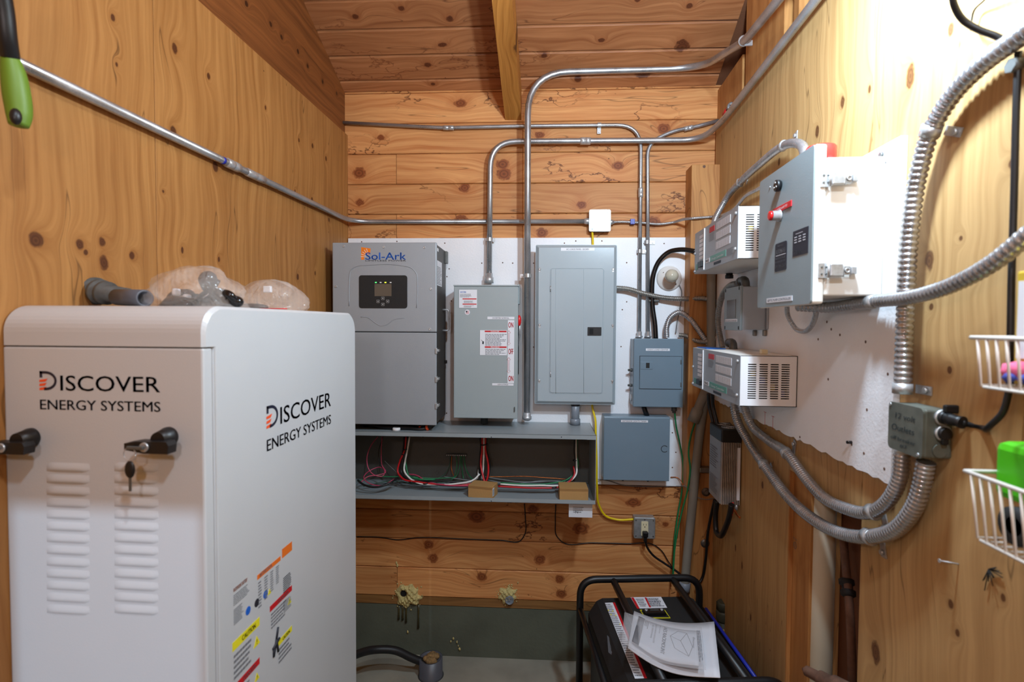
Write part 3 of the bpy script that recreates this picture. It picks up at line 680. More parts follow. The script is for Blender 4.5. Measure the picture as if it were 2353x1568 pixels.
MB().lathe(wB(1342, 509, .03), wB(1356, 509, .03)-wB(1342, 509, .03), [(0, .013), (.012, .016), (.032, .016)], 8).build('connector', 'steel', ca_)
# b: small conduit, high from the left, down into the 12 V load centre
r2 = .0092
rb = [wB(787, 282, .02), wB(1020, 294, .02), wB(1200, 290, .02), wB(1473, 287, .02), wB(1469, 776, .035)]
cb = conduit('metal_conduit', 'thin weathered conduit from the upper left wall bending down to the 12 volt load center', rb, r2, [.05, .05, .12], 'emt')
coupler(cb, wB(1018, 294, .02), wB(1043, 294, .02), r2); coupler(cb, wB(1472, 432, .027), wB(1472, 454, .027), r2)
strap(cb, B(1377, 288, .02), r2, FB, (1, 0, 0), 1); strap(cb, B(1470, 578, .03), r2, FB, (0, 0, 1), 1)
MB().lathe(wB(1469, 762, .035), (0, 0, -1), [(0, r2), (.001, .013), (.02, .013), (.022, .017), (.03, .017)], 10).build('connector', 'steel', cb)
# c: from the transfer switch up, right, then along the top of the right plywood
r3 = .0138
rc = [wB(1124, 650, .045), wB(1127, 326, .045), wB(1612, 322, .045), wQ(1662, 276, .035), wQ(1884, -12, .035), wQ(2040, -215, .035)]
cc_ = conduit('metal_conduit', 'conduit rising from the transfer switch, across and up along the right plywood edge', rc, r3, [.13, .16, .06, .02])
coupler(cc_, wB(1333, 324.5, .045), wB(1357, 324.5, .045), r3)
MB().lathe(wB(1124, 628, .045), (0, 0, -1), [(0, r3), (.001, .018), (.02, .018), (.022, .023), (.05, .023)], 12).build('connector', 'steel', cc_)
strap(cc_, B(1125, 551, .045), r3, FB, (0, 0, 1), 1, .012)
pm = wQ(1679, 247, .035); m_ = MB()
for s in (-1, 1):
    m_.lathe(pm, (wQ(1884, -12, .035)-wQ(1662, 276, .035)), [(0, r3*1.02), (0, r3*1.3), (.014, r3*1.3), (.014, r3*1.02)], 14)
m_.box(pm+Vector((-.012, -.03, .0)), pm+Vector((.02, .03, .003))).build('clamp', 'steel', cc_)
dc = (wQ(1884, -12, .035)-wQ(1662, 276, .035)).normalized()
MB().lathe(pm-dc*.07, dc, [(0, r3*1.03), (.045, r3*1.03)], 14).build('red_sticker', 'red_ink', cc_)
# d: tallest conduit from the wireway up, right under the ceiling
r4 = .0158
rd = [wB(1211, 966, .10), wB(1213, 168, .10), wB(1612, 156, .09), wQ(1712, 94, .05), wQ(1800, -14, .05), wQ(1900, -140, .05)]
cdd = conduit('metal_conduit', 'tallest conduit rising from the wireway and curving right under the ceiling', rd, r4, [.20, .16, .06, .03])
strap(cdd, B(1212, 634, .10), r4, FB, (0, 0, 1), -1, .02); MB(FB).cyl(B(1201, 634, .10), B(1201, 634, .012), .004, 8).build('strap_spacer', 'steel', cdd)
MB().lathe(wB(1211, 948, .10), (0, 0, -1), [(0, r4), (.001, .019), (.018, .019), (.02, .023), (.034, .023)], 12).build('connector', 'steel', cdd)
pm = wQ(1707, 96, .05); dd_ = (wQ(1800, -14, .05)-wQ(1712, 94, .05)).normalized()
MB().lathe(pm, dd_, [(0, r4*1.02), (0, r4*1.3), (.012, r4*1.3), (.012, r4*1.02)], 14).box(pm+Vector((0, -.02, -.025)), pm+Vector((.03, -.014, -.005))).build('strap', 'steel', cdd)
# e: second thin riser from the load centre
re_ = [wB(1489, 776, .03), wB(1488, 330, .02), wB(1545, 301, .02), wB(1600, 291, .02), wB(1652, 277, .02)]
ce = conduit('metal_conduit', 'thin weathered conduit from the load center up and right behind the larger conduit', re_, r2, [.09, .1, .03], 'emt')
coupler(ce, wB(1572, 297, .02), wB(1592, 292.5, .02), r2); strap(ce, B(1487, 557, .025), r2, FB, (0, 0, 1), 1)
MB().lathe(wB(1489, 762, .03), (0, 0, -1), [(0, r2), (.001, .013), (.02, .013), (.022, .017), (.03, .017)], 10).build('connector', 'steel', ce)

# ============================================================ FLEXIBLE METAL CONDUITS
def flex(label, pts, r, mat='flex_metal', pitch=.0085, amp=.12, n=8, seg=12, name='flexible_conduit'):
    t = thing(name, label, 'conduit', pts[-1]); MB().tube(smooth_path(pts, n), r, seg, rib=(pitch, amp)).build('tube', mat, t); return t
q = lambda L_: [wQ(*a) for a in L_]
fA = flex('wide flexible metal conduit looping down from the top right to the 12 volt outlet box', q([(2480, -10, .03), (2353, 78, .03), (2260, 146, .03), (2188, 220, .03), (2140, 300, .03), (2110, 400, .03), (2092, 520, .03), (2081, 700, .03), (2074, 895, .03)]), .0155, pitch=.0125, amp=.13)
fB = flex('flexible metal conduit sweeping from the right edge to under the septic controller', q([(2480, 440, .045), (2353, 548, .055), (2285, 602, .06), (2200, 650, .06), (2110, 680, .055), (2020, 692, .045), (1960, 700, .04), (1900, 707, .05), (1835, 704, .09)]), .0132, pitch=.0115, amp=.13)
fC = flex('flexible conduit arching from the septic controller top down to the upper charge controller', q([(1851, 362, .09), (1845, 338, .07), (1822, 329, .05), (1792, 340, .035), (1745, 378, .03), (1700, 420, .03), (1662, 468, .035), (1643, 505, .07), (1640, 530, .085)]), .0125)
fD = flex('lower flexible conduit drooping from the bottom charge controller to the outlet box bottom', q([(1684, 905, .06), (1692, 960, .05), (1720, 1015, .035), (1760, 1075, .03), (1800, 1130, .03), (1850, 1180, .03), (1920, 1222, .03), (2000, 1234, .03), (2065, 1212, .03), (2108, 1150, .03), (2128, 1062, .03)]), .0152, pitch=.0098, amp=.12)
fE = flex('upper flexible conduit drooping from the bottom charge controller up to the outlet box', q([(1704, 915, .06), (1722, 968, .035), (1765, 1012, .025), (1808, 1042, .025), (1850, 1098, .025), (1890, 1142, .025), (1940, 1168, .025), (2000, 1178, .025), (2045, 1146, .025), (2068, 1095, .025), (2073, 1040, .028)]), .0142, pitch=.0095, amp=.12)
fF = flex('tiny loop of flexible conduit hanging below the septic controller', q([(1808, 695, .09), (1812, 730, .07), (1828, 755, .05), (1846, 762, .045), (1864, 750, .05), (1874, 725, .06), (1877, 700, .07)]), .0065, pitch=.006)
c_ = lambda L_: [wB(*a) for a in L_]
fG = flex('flexible conduit running right from the loads panel side toward the corner post', c_([(1414, 662, .04), (1440, 664, .045), (1480, 675, .05), (1530, 685, .05), (1580, 687, .08), (1622, 687, .125), (1650, 697, .12), (1668, 715, .11)]), .0115, 'flex_dull')
fH = flex('flexible conduit arching out of the load center top down toward the corner', c_([(1532, 776, .06), (1532, 752, .06), (1542, 728, .06), (1560, 718, .07), (1580, 728, .09), (1600, 752, .11), (1618, 778, .125), (1630, 794, .13)]), .0125)
fI = flex('small flexible conduit from the load center curving up to the grey meter box', c_([(1560, 770, .06), (1575, 772, .07), (1595, 782, .10), (1618, 786, .13), (1640, 780, .14), (1658, 762, .14), (1668, 738, .12)]), .0105, 'flex_dull')
fJ = flex('dark flexible conduit bowed left of the grey meter box', q([(1694, 652, .05), (1676, 658, .05), (1660, 680, .05), (1652, 710, .05), (1650, 745, .045), (1655, 775, .04), (1660, 800, .04)]), .0115, 'flex_dull')
fK = flex('thin armored cable running right from the silver junction box to the right wall', c_([(1402, 511, .03), (1430, 510, .02), (1470, 512, .02), (1520, 515, .02), (1548, 511, .02), (1572, 504, .08), (1592, 502, .115), (1630, 499, .115)])+q([(1668, 492, .02), (1690, 478, .02), (1712, 452, .02), (1738, 437, .02), (1770, 420, .02)]), .0062, pitch=.006, name='armored_cable')
def ringclamp(t, px, py, out, r, F, dirv, tab):
    p = on(F, px, py, out); d = Vector(dirv).normalized()
    m_ = MB(F).lathe(p-d*.011, d, [(0, r*1.0), (0, r*1.22), (.022, r*1.22), (.022, r*1.0)], 16)
    q_ = Vector(tab).normalized(); s_ = d.cross(Vector((0, 1, 0))).normalized()
    e = p+Vector((0, out-.004, 0)); a = e-d*.009; b2 = e+d*.009; k = q_*(r+.03)
    m_.hexa([a, b2, b2+k, a+k]+[v+Vector((0, .003, 0)) for v in (a, b2, b2+k, a+k)])
    h_ = e+q_*(r+.018); m_.cyl(h_, h_+Vector((0, -.006, 0)), .006, 8); m_.build('strap', 'steel', t)
ringclamp(fA, 2139, 300, .03, .0155, FR, (.5, 0, .85), (.85, 0, -.4)); ringclamp(fA, 2074, 893, .03, .0155, FR, (0, 0, 1), (1, 0, 0))
ringclamp(fB, 2005, 694, .045, .0132, FR, (1, 0, .05), (.25, 0, -1)); ringclamp(fC, 1800, 335, .04, .0125, FR, (1, 0, .2), (.1, 0, 1)); ringclamp(fC, 1700, 420, .03, .0125, FR, (1, 0, .9), (.1, 0, 1))
ringclamp(fE, 1806, 1041, .025, .0142, FR, (1, 0, -.6), (.3, 0, 1)); ringclamp(fE, 2006, 1177, .025, .0142, FR, (1, 0, .1), (.4, 0, -1)); ringclamp(fD, 1997, 1234, .03, .0152, FR, (1, 0, .1), (.3, 0, -1)); ringclamp(fD, 1755, 1068, .03, .0152, FR, (1, 0, -1.2), (-.2, 0, -.2))
MB(FB).box(B(1449, 503, .03), B(1457, 517, .008), .001).build('blue_strap', 'blue_plastic', fK)
# ============================================================ JUNCTION BOX + YELLOW CABLE
t = thing('junction_box', 'square silver junction box on the back wall above the loads panel', 'electrical box', B(1378, 532, .0), FB)
a, b_ = B(1354, 482, .045), B(1403, 532, .045)
MB(FB).box((a.x+.002, -.043, a.z-.002), (b_.x-.002, -.001, b_.z+.002), .004).build('box', 'cast_metal', t)
MB(FB).plate(a.x, a.z, b_.x, b_.z, -.043, -.046, .008).build('cover', 'box_metal', t)
for x, y in ((1397, 488), (1361, 526)): MB(FB).lathe(B(x, y, .046), (0, -1, 0), [(0, .004), (.003, .0035)], 10).build('screw', 'black_gloss', t)
MB(FB).lathe(B(1402, 511, .03), (1, 0, 0), [(-.005, .013), (.012, .013), (.014, .009), (.02, .009)], 10).build('connector', 'steel', t)
yc = c_([(1361, 532, .03), (1362, 548, .025), (1362, 600, .02), (1362, 900, .02), (1361, 935, .035), (1368, 965, .05), (1369, 1000, .06), (1371, 1060, .06), (1372, 1120, .05), (1376, 1160, .03), (1392, 1186, .02), (1420, 1195, .02), (1455, 1194, .03)])
tag(MB().tube(smooth_path(yc), .0055, 10).build('yellow_cable', 'yellow_cable'), 'yellow cable from the junction box behind the loads panel down to the outlet', 'cable')

# ============================================================ HYBRID INVERTER (orange and blue logo)
O = .31
a, b_, c2 = B(764, 558, O), B(1003, 560, O), B(996, 978, O)
x0, x1, z1, z0 = a.x, b_.x, a.z, c2.z; zm = B(885, 763.5, O).z
t = thing('inverter', 'tall silver-grey inverter cabinet with orange and blue logo and black display', 'inverter', ((x0+x1)/2, -.03, z0), FB)
MB(FB).box((x0+.004, -O+.012, z0+.004), (x1-.003, -.055, z1-.004), .006).build('body', 'body_dark', t)
MB(FB).box((x0, -O, z0), (x1, -O+.014, zm-.0015), .003).build('door', 'shell_grey', t)
MB(FB).box((x0, -O-.004, zm+.0015), (x1+.001, -O+.014, z1), .004).build('front_cover', 'shell_grey', t)
MB(FB).box((x0+.03, -.056, z0+.06), (x1-.03, -.012, z1-.1), .003).build('mounting_frame', 'body_dark', t)
f = -O-.004; I = lambda x, y: B(x, y, O+.004)
for x, y in ((790, 566), (882, 568), (975, 569), (772, 659), (990, 664), (988, 757)): MB(FB).lathe(I(x, y), (0, -1, 0), [(-.002, .0062), (.0015, .0058), (.002, .004), (.001, .003)], 12).build('screw', 'steel', t)
arch = [I(x, y) for x, y in ((802, 704), (803, 640), (806, 622), (820, 612), (840, 610), (925, 611), (945, 616), (957, 630), (959, 650), (957, 708))]
MB(FB).tube(smooth_path(arch, 5), .0022, 6).build('embossed_arch', 'shell_grey', t)
MB(FB).tube(smooth_path([I(x, y) for x, y in ((829, 729), (845, 730), (862, 742), (875, 749), (888, 747), (905, 735), (930, 731))], 5), .0018, 6).build('embossed_wave', 'shell_grey', t)
pa, pb = I(825, 633), I(936, 709)
dp_ = MB(FB).plate(pa.x, pa.z, pb.x, pb.z, f+.001, f-.002, .012).build('display_panel', 'black_matte', t)
sa_, sb = I(861, 653), I(900, 681); MB(FB).box((sa_.x, f-.0018, sa_.z), (sb.x, f-.0026, sb.z)).build('screen', 'screen', dp_)
for (x, y), m_ in zip(((864, 649), (875, 649), (886, 649), (898, 649)), ('led_green', 'led_white', 'led_yellow', 'led_white')):
    p = I(x, y); MB(FB).box(p+Vector((-.004, .001, -.0035)), p+Vector((.004, -.0028, .0015))).build('indicator_light', m_, dp_)
for x, y in ((869, 693), (880, 686), (880, 700), (891, 693)):
    p = I(x, y); k = .0062; q4 = [p+Vector((sx*k, -.002, sz*k)) for sx, sz in ((-1, -1), (1, -1), (1, 1), (-1, 1), (-1, -1))]
    MB(FB).tube(q4, .0007, 4).box(p+Vector((-.002, -.002, -.002)), p+Vector((.002, -.0027, .002))).build('button', 'led_white', dp_)
tx = TX(FB)
p, p2 = I(840, 597), I(933, 578); tx.text('Sol-Ark', (p.x, f-.0006, p.z), UX, UZ, .033, p2.x-p.x, bold=.01); tx.build('logo_lettering', 'blue_ink', t)
tx = TX(FB); pA, pB_ = I(830, 568), I(852, 597)
sq = [(0, 0), (1, .12), (.93, .55), (.35, .62), (.3, 1.0), (0, 1.02)]
V = [(pA.x+(pB_.x-pA.x)*u, f-.0005, pA.z+(pB_.z-pA.z)*v) for u, v in sq]; tx.add(V, [tuple(range(6))]); tx.build('logo_sun', 'orange_ink', t)
tx = TX(FB); cx_, cz_ = pA.x+.038, pA.z-.045
for i in range(5):
    a_ = R(110+i*17); d = Vector((math.cos(a_), 0, math.sin(a_))); n = Vector((-d.z, 0, d.x)); p = Vector((cx_, f-.0009, cz_))
    tx.add([p+d*.014-n*.0007, p+d*.040-n*.001, p+d*.040+n*.001, p+d*.014+n*.0007], [(0, 1, 2, 3)])
tx.build('sun_rays', 'white', t)
tx = TX(FB); p = I(840, 601); tx.text('LIMITLESS POWER', (p.x, f-.0006, p.z), UX, UZ, .0065, I(933, 600).x-p.x, bold=-.005); tx.build('slogan_lettering', 'ink', t)
# side fittings
sx_ = x1-.003
lb = MB(FB).box((sx_, -.30, B(1003, 597, .3).z), (sx_+.001, -.17, B(1003, 655, .3).z-.0)).build('side_label', 'label_white', t)
TX(FB).lines((sx_+.001, -.295, B(1003, 655, .3).z+.004), UY, UZ, .12, .085, 12).build('side_print', 'ink_grey', t)
MB(FB).box((sx_, -.295, z1-.035), (sx_+.001, -.25, z1-.02)).build('side_label', 'label_white', t)
hz_ = [B(1003, y, .2).z for y in (712, 762)]
h0, h1 = B(1018, 712, .15).z, B(1018, 760, .15).z
MB(FB).tube(bends([(sx_, -.14, h0), (sx_+.030, -.14, h0), (sx_+.030, -.14, h1), (sx_, -.14, h1)], .012, 4), .0045, 10).build('handle', 'steel', t)
for yy in (806, 871, 932):
    z_ = B(1000, yy, .29).z; MB(FB).box((sx_-.002, -.315, z_-.014), (sx_+.006, -.285, z_+.012), .002).box((sx_+.004, -.30, z_-.006), (sx_+.011, -.262, z_+.006), .002).build('latch', 'steel', t)
z_ = B(1027, 592, .08).z; MB(FB).box((sx_-.001, -.09, z_-.03), (sx_+.012, -.06, z_+.03), .002).build('hinge', 'cast_metal', t)
z_ = B(1025, 832, .08).z; MB(FB).box((sx_-.001, -.085, z_-.008), (sx_+.01, -.07, z_+.008), .002).build('hinge', 'black', t)
for k in range(3):
    px_ = x0+.12+k*.11; MB(FB).lathe((px_, -.20, z0+.005), (0, 0, -1), [(0, .022), (.02, .022), (.022, .016), (.045, .016)], 14).build('cable_gland', 'black', t)
# power cable with orange boots lying under the inverter, plastic cap
zt_ = B(1300, 985, .15).z
Zt = B(1360, 971, .0).z                           # wireway top plane
cp = [(x0+.10, -.20, Zt+.018), (x0+.22, -.26, Zt+.012), (x0+.34, -.27, Zt+.012), B(975, 985, .27), B(990, 975, .25)]
t2 = thing('cable_lead', 'black lead with orange boot lying on the wireway under the inverter', 'cable', cp[2], FB)
MB(FB).tube(smooth_path([Vector(p) for p in cp]), .011, 12).build('lead', 'black_wire', t2)
MB(FB).lathe(B(962, 986, .27), (1, 0, 0), [(0, .012), (.003, .0135), (.008, .0135), (.01, .012)], 14).lathe(B(979, 984, .27), (1, 0, .3), [(0, .012), (.003, .0135), (.009, .0135), (.01, .012)], 14).build('orange_boot', 'orange_red', t2)
p = B(911, 993, .29); tag(MB(FB).lathe((p.x, p.y, Zt+.001), UZ, [(0, .018), (.012, .018), (.014, .016)], 20).build('plastic_puck', 'white'), 'small round white plastic cap on the wireway top edge', 'puck')

# ============================================================ TRANSFER SWITCH
O = .20
a, b_, c2 = B(1043, 655, O), B(1191, 655, O), B(1188, 963, O)
x0, x1, z1, z0 = a.x, b_.x, a.z, c2.z; E_ = lambda x, y: B(x, y, O+.001); f = -O-.001
t = thing('transfer_switch', 'grey-green transfer switch box with red lever knob and ON OFF ON decal', 'electrical box', ((x0+x1)/2, -.013, z0), FB)
MB(FB).box((x0+.004, -O+.02, z0+.004), (x1-.006, -.013, z1-.002), .003).build('box', 'switch_grey', t)
MB(FB).box((x0, -O, z0), (x1, -O+.021, z1-.006), .003).build('door', 'switch_grey', t)
MB(FB).box((x0-.002, -O-.004, z1-.006), (x1+.002, -.013, z1), .001).build('drip_edge', 'switch_grey', t)
def slab(x0_, y0_, x1_, y1_, mat, nm, E=E_, F=FB, th=.0008, par=None, dy=0):
    p, q_ = E(x0_, y0_), E(x1_, y1_); return MB(F).box((p.x, p.y-dy, p.z), (q_.x, p.y-th-dy, q_.z)).build(nm, mat, par)
pl = slab(1055, 666, 1096, 708, 'label_white', 'rating_plate', par=t)
for y in (686, 698): p, q_ = E_(1063, y), E_(1095, y+2.5); MB(FB).box((p.x, f-.001, p.z), (q_.x, f-.0013, q_.z)).build('red_bar', 'red_ink', pl)
tx = TX(FB).text('EATON', (E_(1058, 673).x, f-.001, E_(1058, 673).z), UX, UZ, .0062, .026, bold=.03); tx.build('maker_lettering', 'blue_ink', pl)
TX(FB).lines((E_(1057, 684).x, f-.001, E_(1057, 684).z), UX, UZ, .055, .018, 4).lines((E_(1066, 697).x, f-.001, E_(1066, 697).z), UX, UZ, .05, .012, 3).lines((E_(1066, 707).x, f-.001, E_(1066, 707).z), UX, UZ, .05, .01, 3).build('small_print', 'ink_grey', pl)
p = E_(1074, 718); st = MB(FB).lathe((p.x, f, p.z), (0, -1, 0), [(0, .0125), (.0006, .0125)], 24).build('round_sticker', 'label_white', t)
m_ = MB(FB)
for k in range(4): m_.box((p.x-.007, f-.0007, p.z-.007+k*.004), (p.x+.008, f-.0010, p.z-.0055+k*.004))
m_.build('flag_stripe', 'red_ink', st); MB(FB).box((p.x-.007, f-.0009, p.z-.0003), (p.x, f-.0014, p.z+.007)).build('flag_canton', 'navy_ink', st)
def tape(txt, x0_, y0_, x1_, y1_, E, F, par, fy, mat='label_white', ink='ink', h=.55, ux=UX, frac=.8, fac=1):
    p, q_ = E(x0_, y0_), E(x1_, y1_); lo = min(p.z, q_.z); hi = max(p.z, q_.z)
    l_ = MB(F).box((p.x, fy, lo), (q_.x, fy-.0006, hi)).build('label_tape', mat, par)
    w_ = (q_.x-p.x)*frac; hh = (hi-lo)*h
    TX(F).text(txt, (p.x+(q_.x-p.x-w_)/2, fy-.0007, lo+(hi-lo-hh)/2), ux, UZ, hh, w_).build('lettering', ink, l_); return l_
tape('INVERTER NORMAL', 1120, 728, 1182, 734.5, E_, FB, t, f, frac=.62); tape('GEN bYPASS', 1131, 881, 1180, 887, E_, FB, t, f, frac=.5)
dl_ = slab(1167, 736, 1181, 881, 'label_white', 'switch_position_decal', par=t)
tx = TX(FB)
for s, y in (('ON', 753), ('OFF', 814), ('ON', 876)):
    p = E_(1168.4, y); tx.text(s, (p.x, f-.001, p.z), UX, UZ, .0255, E_(1179.4, y).x-p.x, bold=.012)
tx.build('lettering', 'red_ink', dl_)
m_ = MB(FB)
for ya, yb_ in ((760, 794), (822, 858)):
    xc = E_(1174, 0).x; za, zb_ = E_(1174, ya).z, E_(1174, yb_).z; w1, w2, hh = .0028, .0085, .011
    P = [(xc, za), (xc+w2, za-hh), (xc+w1, za-hh), (xc+w1, zb_+hh), (xc+w2, zb_+hh), (xc, zb_), (xc-w2, zb_+hh), (xc-w1, zb_+hh), (xc-w1, za-hh), (xc-w2, za-hh), (xc, za)]
    m_.tube([(u, f-.001, v) for u, v in P], .0007, 4)
m_.build('arrow_outline', 'red_ink', dl_)
wp = slab(1103, 759, 1165, 817, 'label_white', 'warning_label', par=t)
for y in (760, 796): p, q_ = E_(1114, y), E_(1164, y+4); MB(FB).box((p.x, f-.001, p.z), (q_.x, f-.0013, q_.z)).build('red_bar', 'red_ink', wp)
TX(FB).lines((E_(1115, 795).x, f-.001, E_(1115, 795).z), UX, UZ, .102, .058, 9).lines((E_(1115, 816).x, f-.001, E_(1115, 816).z), UX, UZ, .102, .03, 5).build('small_print', 'ink_grey', wp)
TX(FB).text('DANGER', (E_(1128, 763.5).x, f-.0014, E_(1128, 763.5).z), UX, UZ, .006, .04).text('PELIGRO', (E_(1128, 799.6).x, f-.0014, E_(1128, 799.6).z), UX, UZ, .006, .04).build('lettering', 'white', wp)
p = E_(1110, 787); TX(FB).add([(p.x-.004, f-.001, p.z-.008), (p.x+.003, f-.001, p.z-.009), (p.x+.004, f-.001, p.z+.004), (p.x-.003, f-.001, p.z+.006)], [(0, 1, 2, 3)]).tube([(p.x-.009, f-.0012, p.z+.012), (p.x, f-.0012, p.z+.002)], .0008, 4).build('shock_symbol', 'ink', wp)
p = E_(1182, 941); MB(FB).box((p.x-.002, f, p.z-.012), (p.x+.003, f-.006, p.z+.012), .002).build('door_latch', 'cast_metal', t)
sxr = x1-.006
MB(FB).box((sxr, -.16, B(1196, 700, .12).z), (sxr+.010, -.08, B(1196, 655, .12).z), .002).build('padlock_bracket', 'switch_grey', t)
MB(FB).box((sxr, -.17, B(1194, 862, .13).z), (sxr+.006, -.08, B(1194, 750, .13).z), .002).build('lever_guide', 'black_matte', t)
pk = B(1195, 737, .17); MB(FB).tube([(sxr, -.13, B(1194, 800, .14).z), (sxr+.012, -.155, B(1194, 770, .16).z), (sxr+.012, -.17, pk.z-.01)], .005, 8).build('lever', 'steel', t)
MB(FB).ball((sxr+.010, -.172, pk.z), .014, 16, 10, (.75, 1, 1.9)).build('lever_knob', 'red_plastic', t)
p = B(1113, 968, .10); tag(MB(FB).lathe((p.x, -.10, z0+.002), (0, 0, -1), [(0, .024), (.01, .024), (.011, .018), (z0-Zt-.002, .018)], 18).build('pipe_nipple', 'cast_metal'), 'short dark nipple joining the transfer switch bottom to the wireway', 'pipe')

# ============================================================ AC LOADS PANEL
O = .11
a, b_, c2 = B(1231, 562, O), B(1419, 562, O), B(1416.5, 932, O)
x0, x1, z1, z0 = a.x, b_.x, a.z, c2.z; A_ = lambda x, y: B(x, y, O); f = -O
t = thing('breaker_panel', 'large pale grey-green breaker panel with a tall hinged door and small black catch', 'electrical panel', ((x0+x1)/2, -.013, z0), FB)
MB(FB).box((x0+.012, -O+.012, z0+.012), (x1-.012, -.013, z1-.012), .002).build('box', 'panel_grey', t)
MB(FB).plate(x0, z1, x1, z0, -O+.014, -O, .006, .016).build('cover', 'panel_grey', t)
p, q_ = A_(1264.5, 617), A_(1384.5, 906)
fr_ = [(p.x+(q_.x-p.x)/2+u, v+(p.z+q_.z)/2) for u, v in prof_round(q_.x-p.x, p.z-q_.z, .012, 5)]
MB(FB).tube([(u, f-.0002, v) for u, v in fr_+fr_[:1]], .0012, 4).build('door_frame', 'panel_grey', t)
dr = MB(FB).plate(p.x+.003, p.z-.003, q_.x-.003, q_.z+.003, f-.0005, f-.003, .010, .0016).build('door', 'panel_grey', t)
for x in (1277, 1341): a_, b2 = A_(x, 619), A_(x, 904); MB(FB).tube([(a_.x, f-.0028, a_.z), (b2.x, f-.0028, b2.z)], .0014, 4).build('door_rib', 'panel_grey', dr)
l_ = A_(1350, 752); l2 = A_(1381.5, 771.5); ct = MB(FB).plate(l_.x, l_.z, l2.x, l2.z, f-.002, f-.006, .002).build('catch', 'black', dr)
a_, b2 = A_(1354, 755), A_(1363, 769); MB(FB).box((a_.x, f-.0058, a_.z), (b2.x, f-.0066, b2.z)).build('catch_slot', 'plug_hole', t)
p = A_(1371, 787); MB(FB).lathe((p.x, f-.0028, p.z), (0, -1, 0), [(0, .009), (.0006, .009)], 20).build('round_sticker', 'panel_grey', t)
for x, y in ((1240, 619), (1409, 619), (1240, 747), (1408, 748), (1239, 875), (1407, 876)):
    p = A_(x, y); MB(FB).lathe((p.x, f+.004, p.z), (0, -1, 0), [(0, .007), (.0045, .0065), (.006, .004)], 12).build('screw', 'steel', t)
    MB(FB).box((p.x-.004, f+.0015, p.z-.013), (p.x+.004, f-.0003, p.z-.002), .0005).build('screw_slot', 'steel', t)
for y in (664, 860): p = A_(1266, y); MB(FB).cyl((p.x-.002, f-.003, p.z-.014), (p.x-.002, f-.003, p.z+.014), .0025, 8).build('hinge_pin', 'steel', t)
tape('AC LOADS PANEL 120/240V', 1289, 569.5, 1366, 576.5, A_, FB, t, f, frac=.68)
p = B(1322, 950, .07); tt = thing('pipe_coupling', 'grey plastic pipe and coupling from the loads panel into the wireway', 'pipe', (p.x, -.07, Zt), FB)
MB(FB).cyl((p.x, -.07, Zt), (p.x, -.07, z0+.015), .0205, 20).build('pipe', 'pvc_grey', tt)
MB(FB).lathe((p.x, -.07, Zt+.001), UZ, [(0, .025), (.028, .025), (.030, .0215)], 22).build('coupling', 'pvc_grey', tt)
MB(FB).lathe((p.x, -.07, z0+.012), (0, 0, -1), [(0, .023), (.022, .023), (.024, .0205)], 22).build('locknut', 'black', tt)

# ============================================================ 12 V LOAD CENTRE
O = .11
a, b_, c2 = B(1457, 778, O), B(1572, 778, O), B(1571, 937, O)
x0, x1, z1, z0 = a.x, b_.x, a.z, c2.z; G_ = lambda x, y: B(x, y, O); f = -O
t = thing('load_center', 'medium blue-grey load center with a square door, under the two thin conduits', 'electrical panel', ((x0+x1)/2, -.013, z0), FB)
MB(FB).box((x0-.001, -O+.008, z0+.004), (x1-.004, -.013, z1-.004), .002).build('box', 'slate_grey', t)
MB(FB).box((x0, -O, z0), (x1, -O+.010, z1), .003).build('cover', 'slate_grey', t)
p, q_ = G_(1470, 818.5), G_(1566, 895.5)
MB(FB).tube([(p.x, f, p.z), (q_.x, f, p.z), (q_.x, f, q_.z), (p.x, f, q_.z), (p.x, f, p.z)], .0012, 4).build('door_frame', 'black_matte', t)
dr = MB(FB).plate(p.x+.002, p.z-.002, q_.x-.002, q_.z+.002, f-.0003, f-.003, .003, .001).build('door', 'slate_grey', t)
a_, b2 = G_(1472, 832), G_(1499, 849); MB(FB).box((a_.x, f-.0028, a_.z), (b2.x, f-.005, b2.z), .001).build('catch', 'slate_grey', dr)
a_, b2 = G_(1484, 834), G_(1492, 846); MB(FB).box((a_.x, f-.0049, a_.z), (b2.x, f-.0056, b2.z)).build('catch_slot', 'black_matte', t)
for y in (832, 884): p = G_(1564, y); MB(FB).box((p.x-.002, f-.002, p.z-.011), (p.x+.003, f-.006, p.z+.011), .001).build('hinge', 'cast_metal', t)
tape('12VDC LOAD CENTER', 1484, 801, 1539, 807, G_, FB, t, f, frac=.86)
for y, r_ in ((851, .009), (886, .007)):
    p = B(1454, y, .06); MB(FB).lathe((x0-.001, -.06, p.z), (-1, 0, 0), [(0, r_), (.006, r_), (.007, .006), (.018, .005)], 10).build('knockout_plug', 'cast_metal', t)
p = B(1454, 914, .06); MB(FB).lathe((x0-.001, -.06, p.z), (-1, 0, 0), [(0, .018), (.003, .017), (.004, .012)], 16).build('knockout_plug', 'steel', t)
LCx0, LCz0 = x0, z0
# light timer box
O = .10
a, b_, c2 = B(1388, 957, O), B(1540, 957, O), B(1540, 1106, O)
x0, x1, z1, z0 = a.x, b_.x, a.z, c2.z; T_ = lambda x, y: B(x, y, O+.001); f = -O-.001
t = thing('timer_box', 'plain square blue-grey timer box with a half-ring pull below the load center', 'electrical box', ((x0+x1)/2, -.013, z0), FB)
MB(FB).box((x0, -O+.004, z0), (x1, -.013, z1), .002).build('box', 'slate_grey', t)
MB(FB).box((x0, -O, z0-.002), (x1, -O+.006, z1-.004), .003).build('door', 'slate_grey', t)
tape('EXTERIOR LIGHTS TIMER', 1427, 965.5, 1489, 971.5, T_, FB, t, f, frac=.88)
p = T_(1527, 1032); MB(FB).tube([(p.x+.016*math.cos(a_), f, p.z+.016*math.sin(a_)) for a_ in [R(40+i*20) for i in range(15)]], .0012, 5).build('pull_ring', 'black', t)
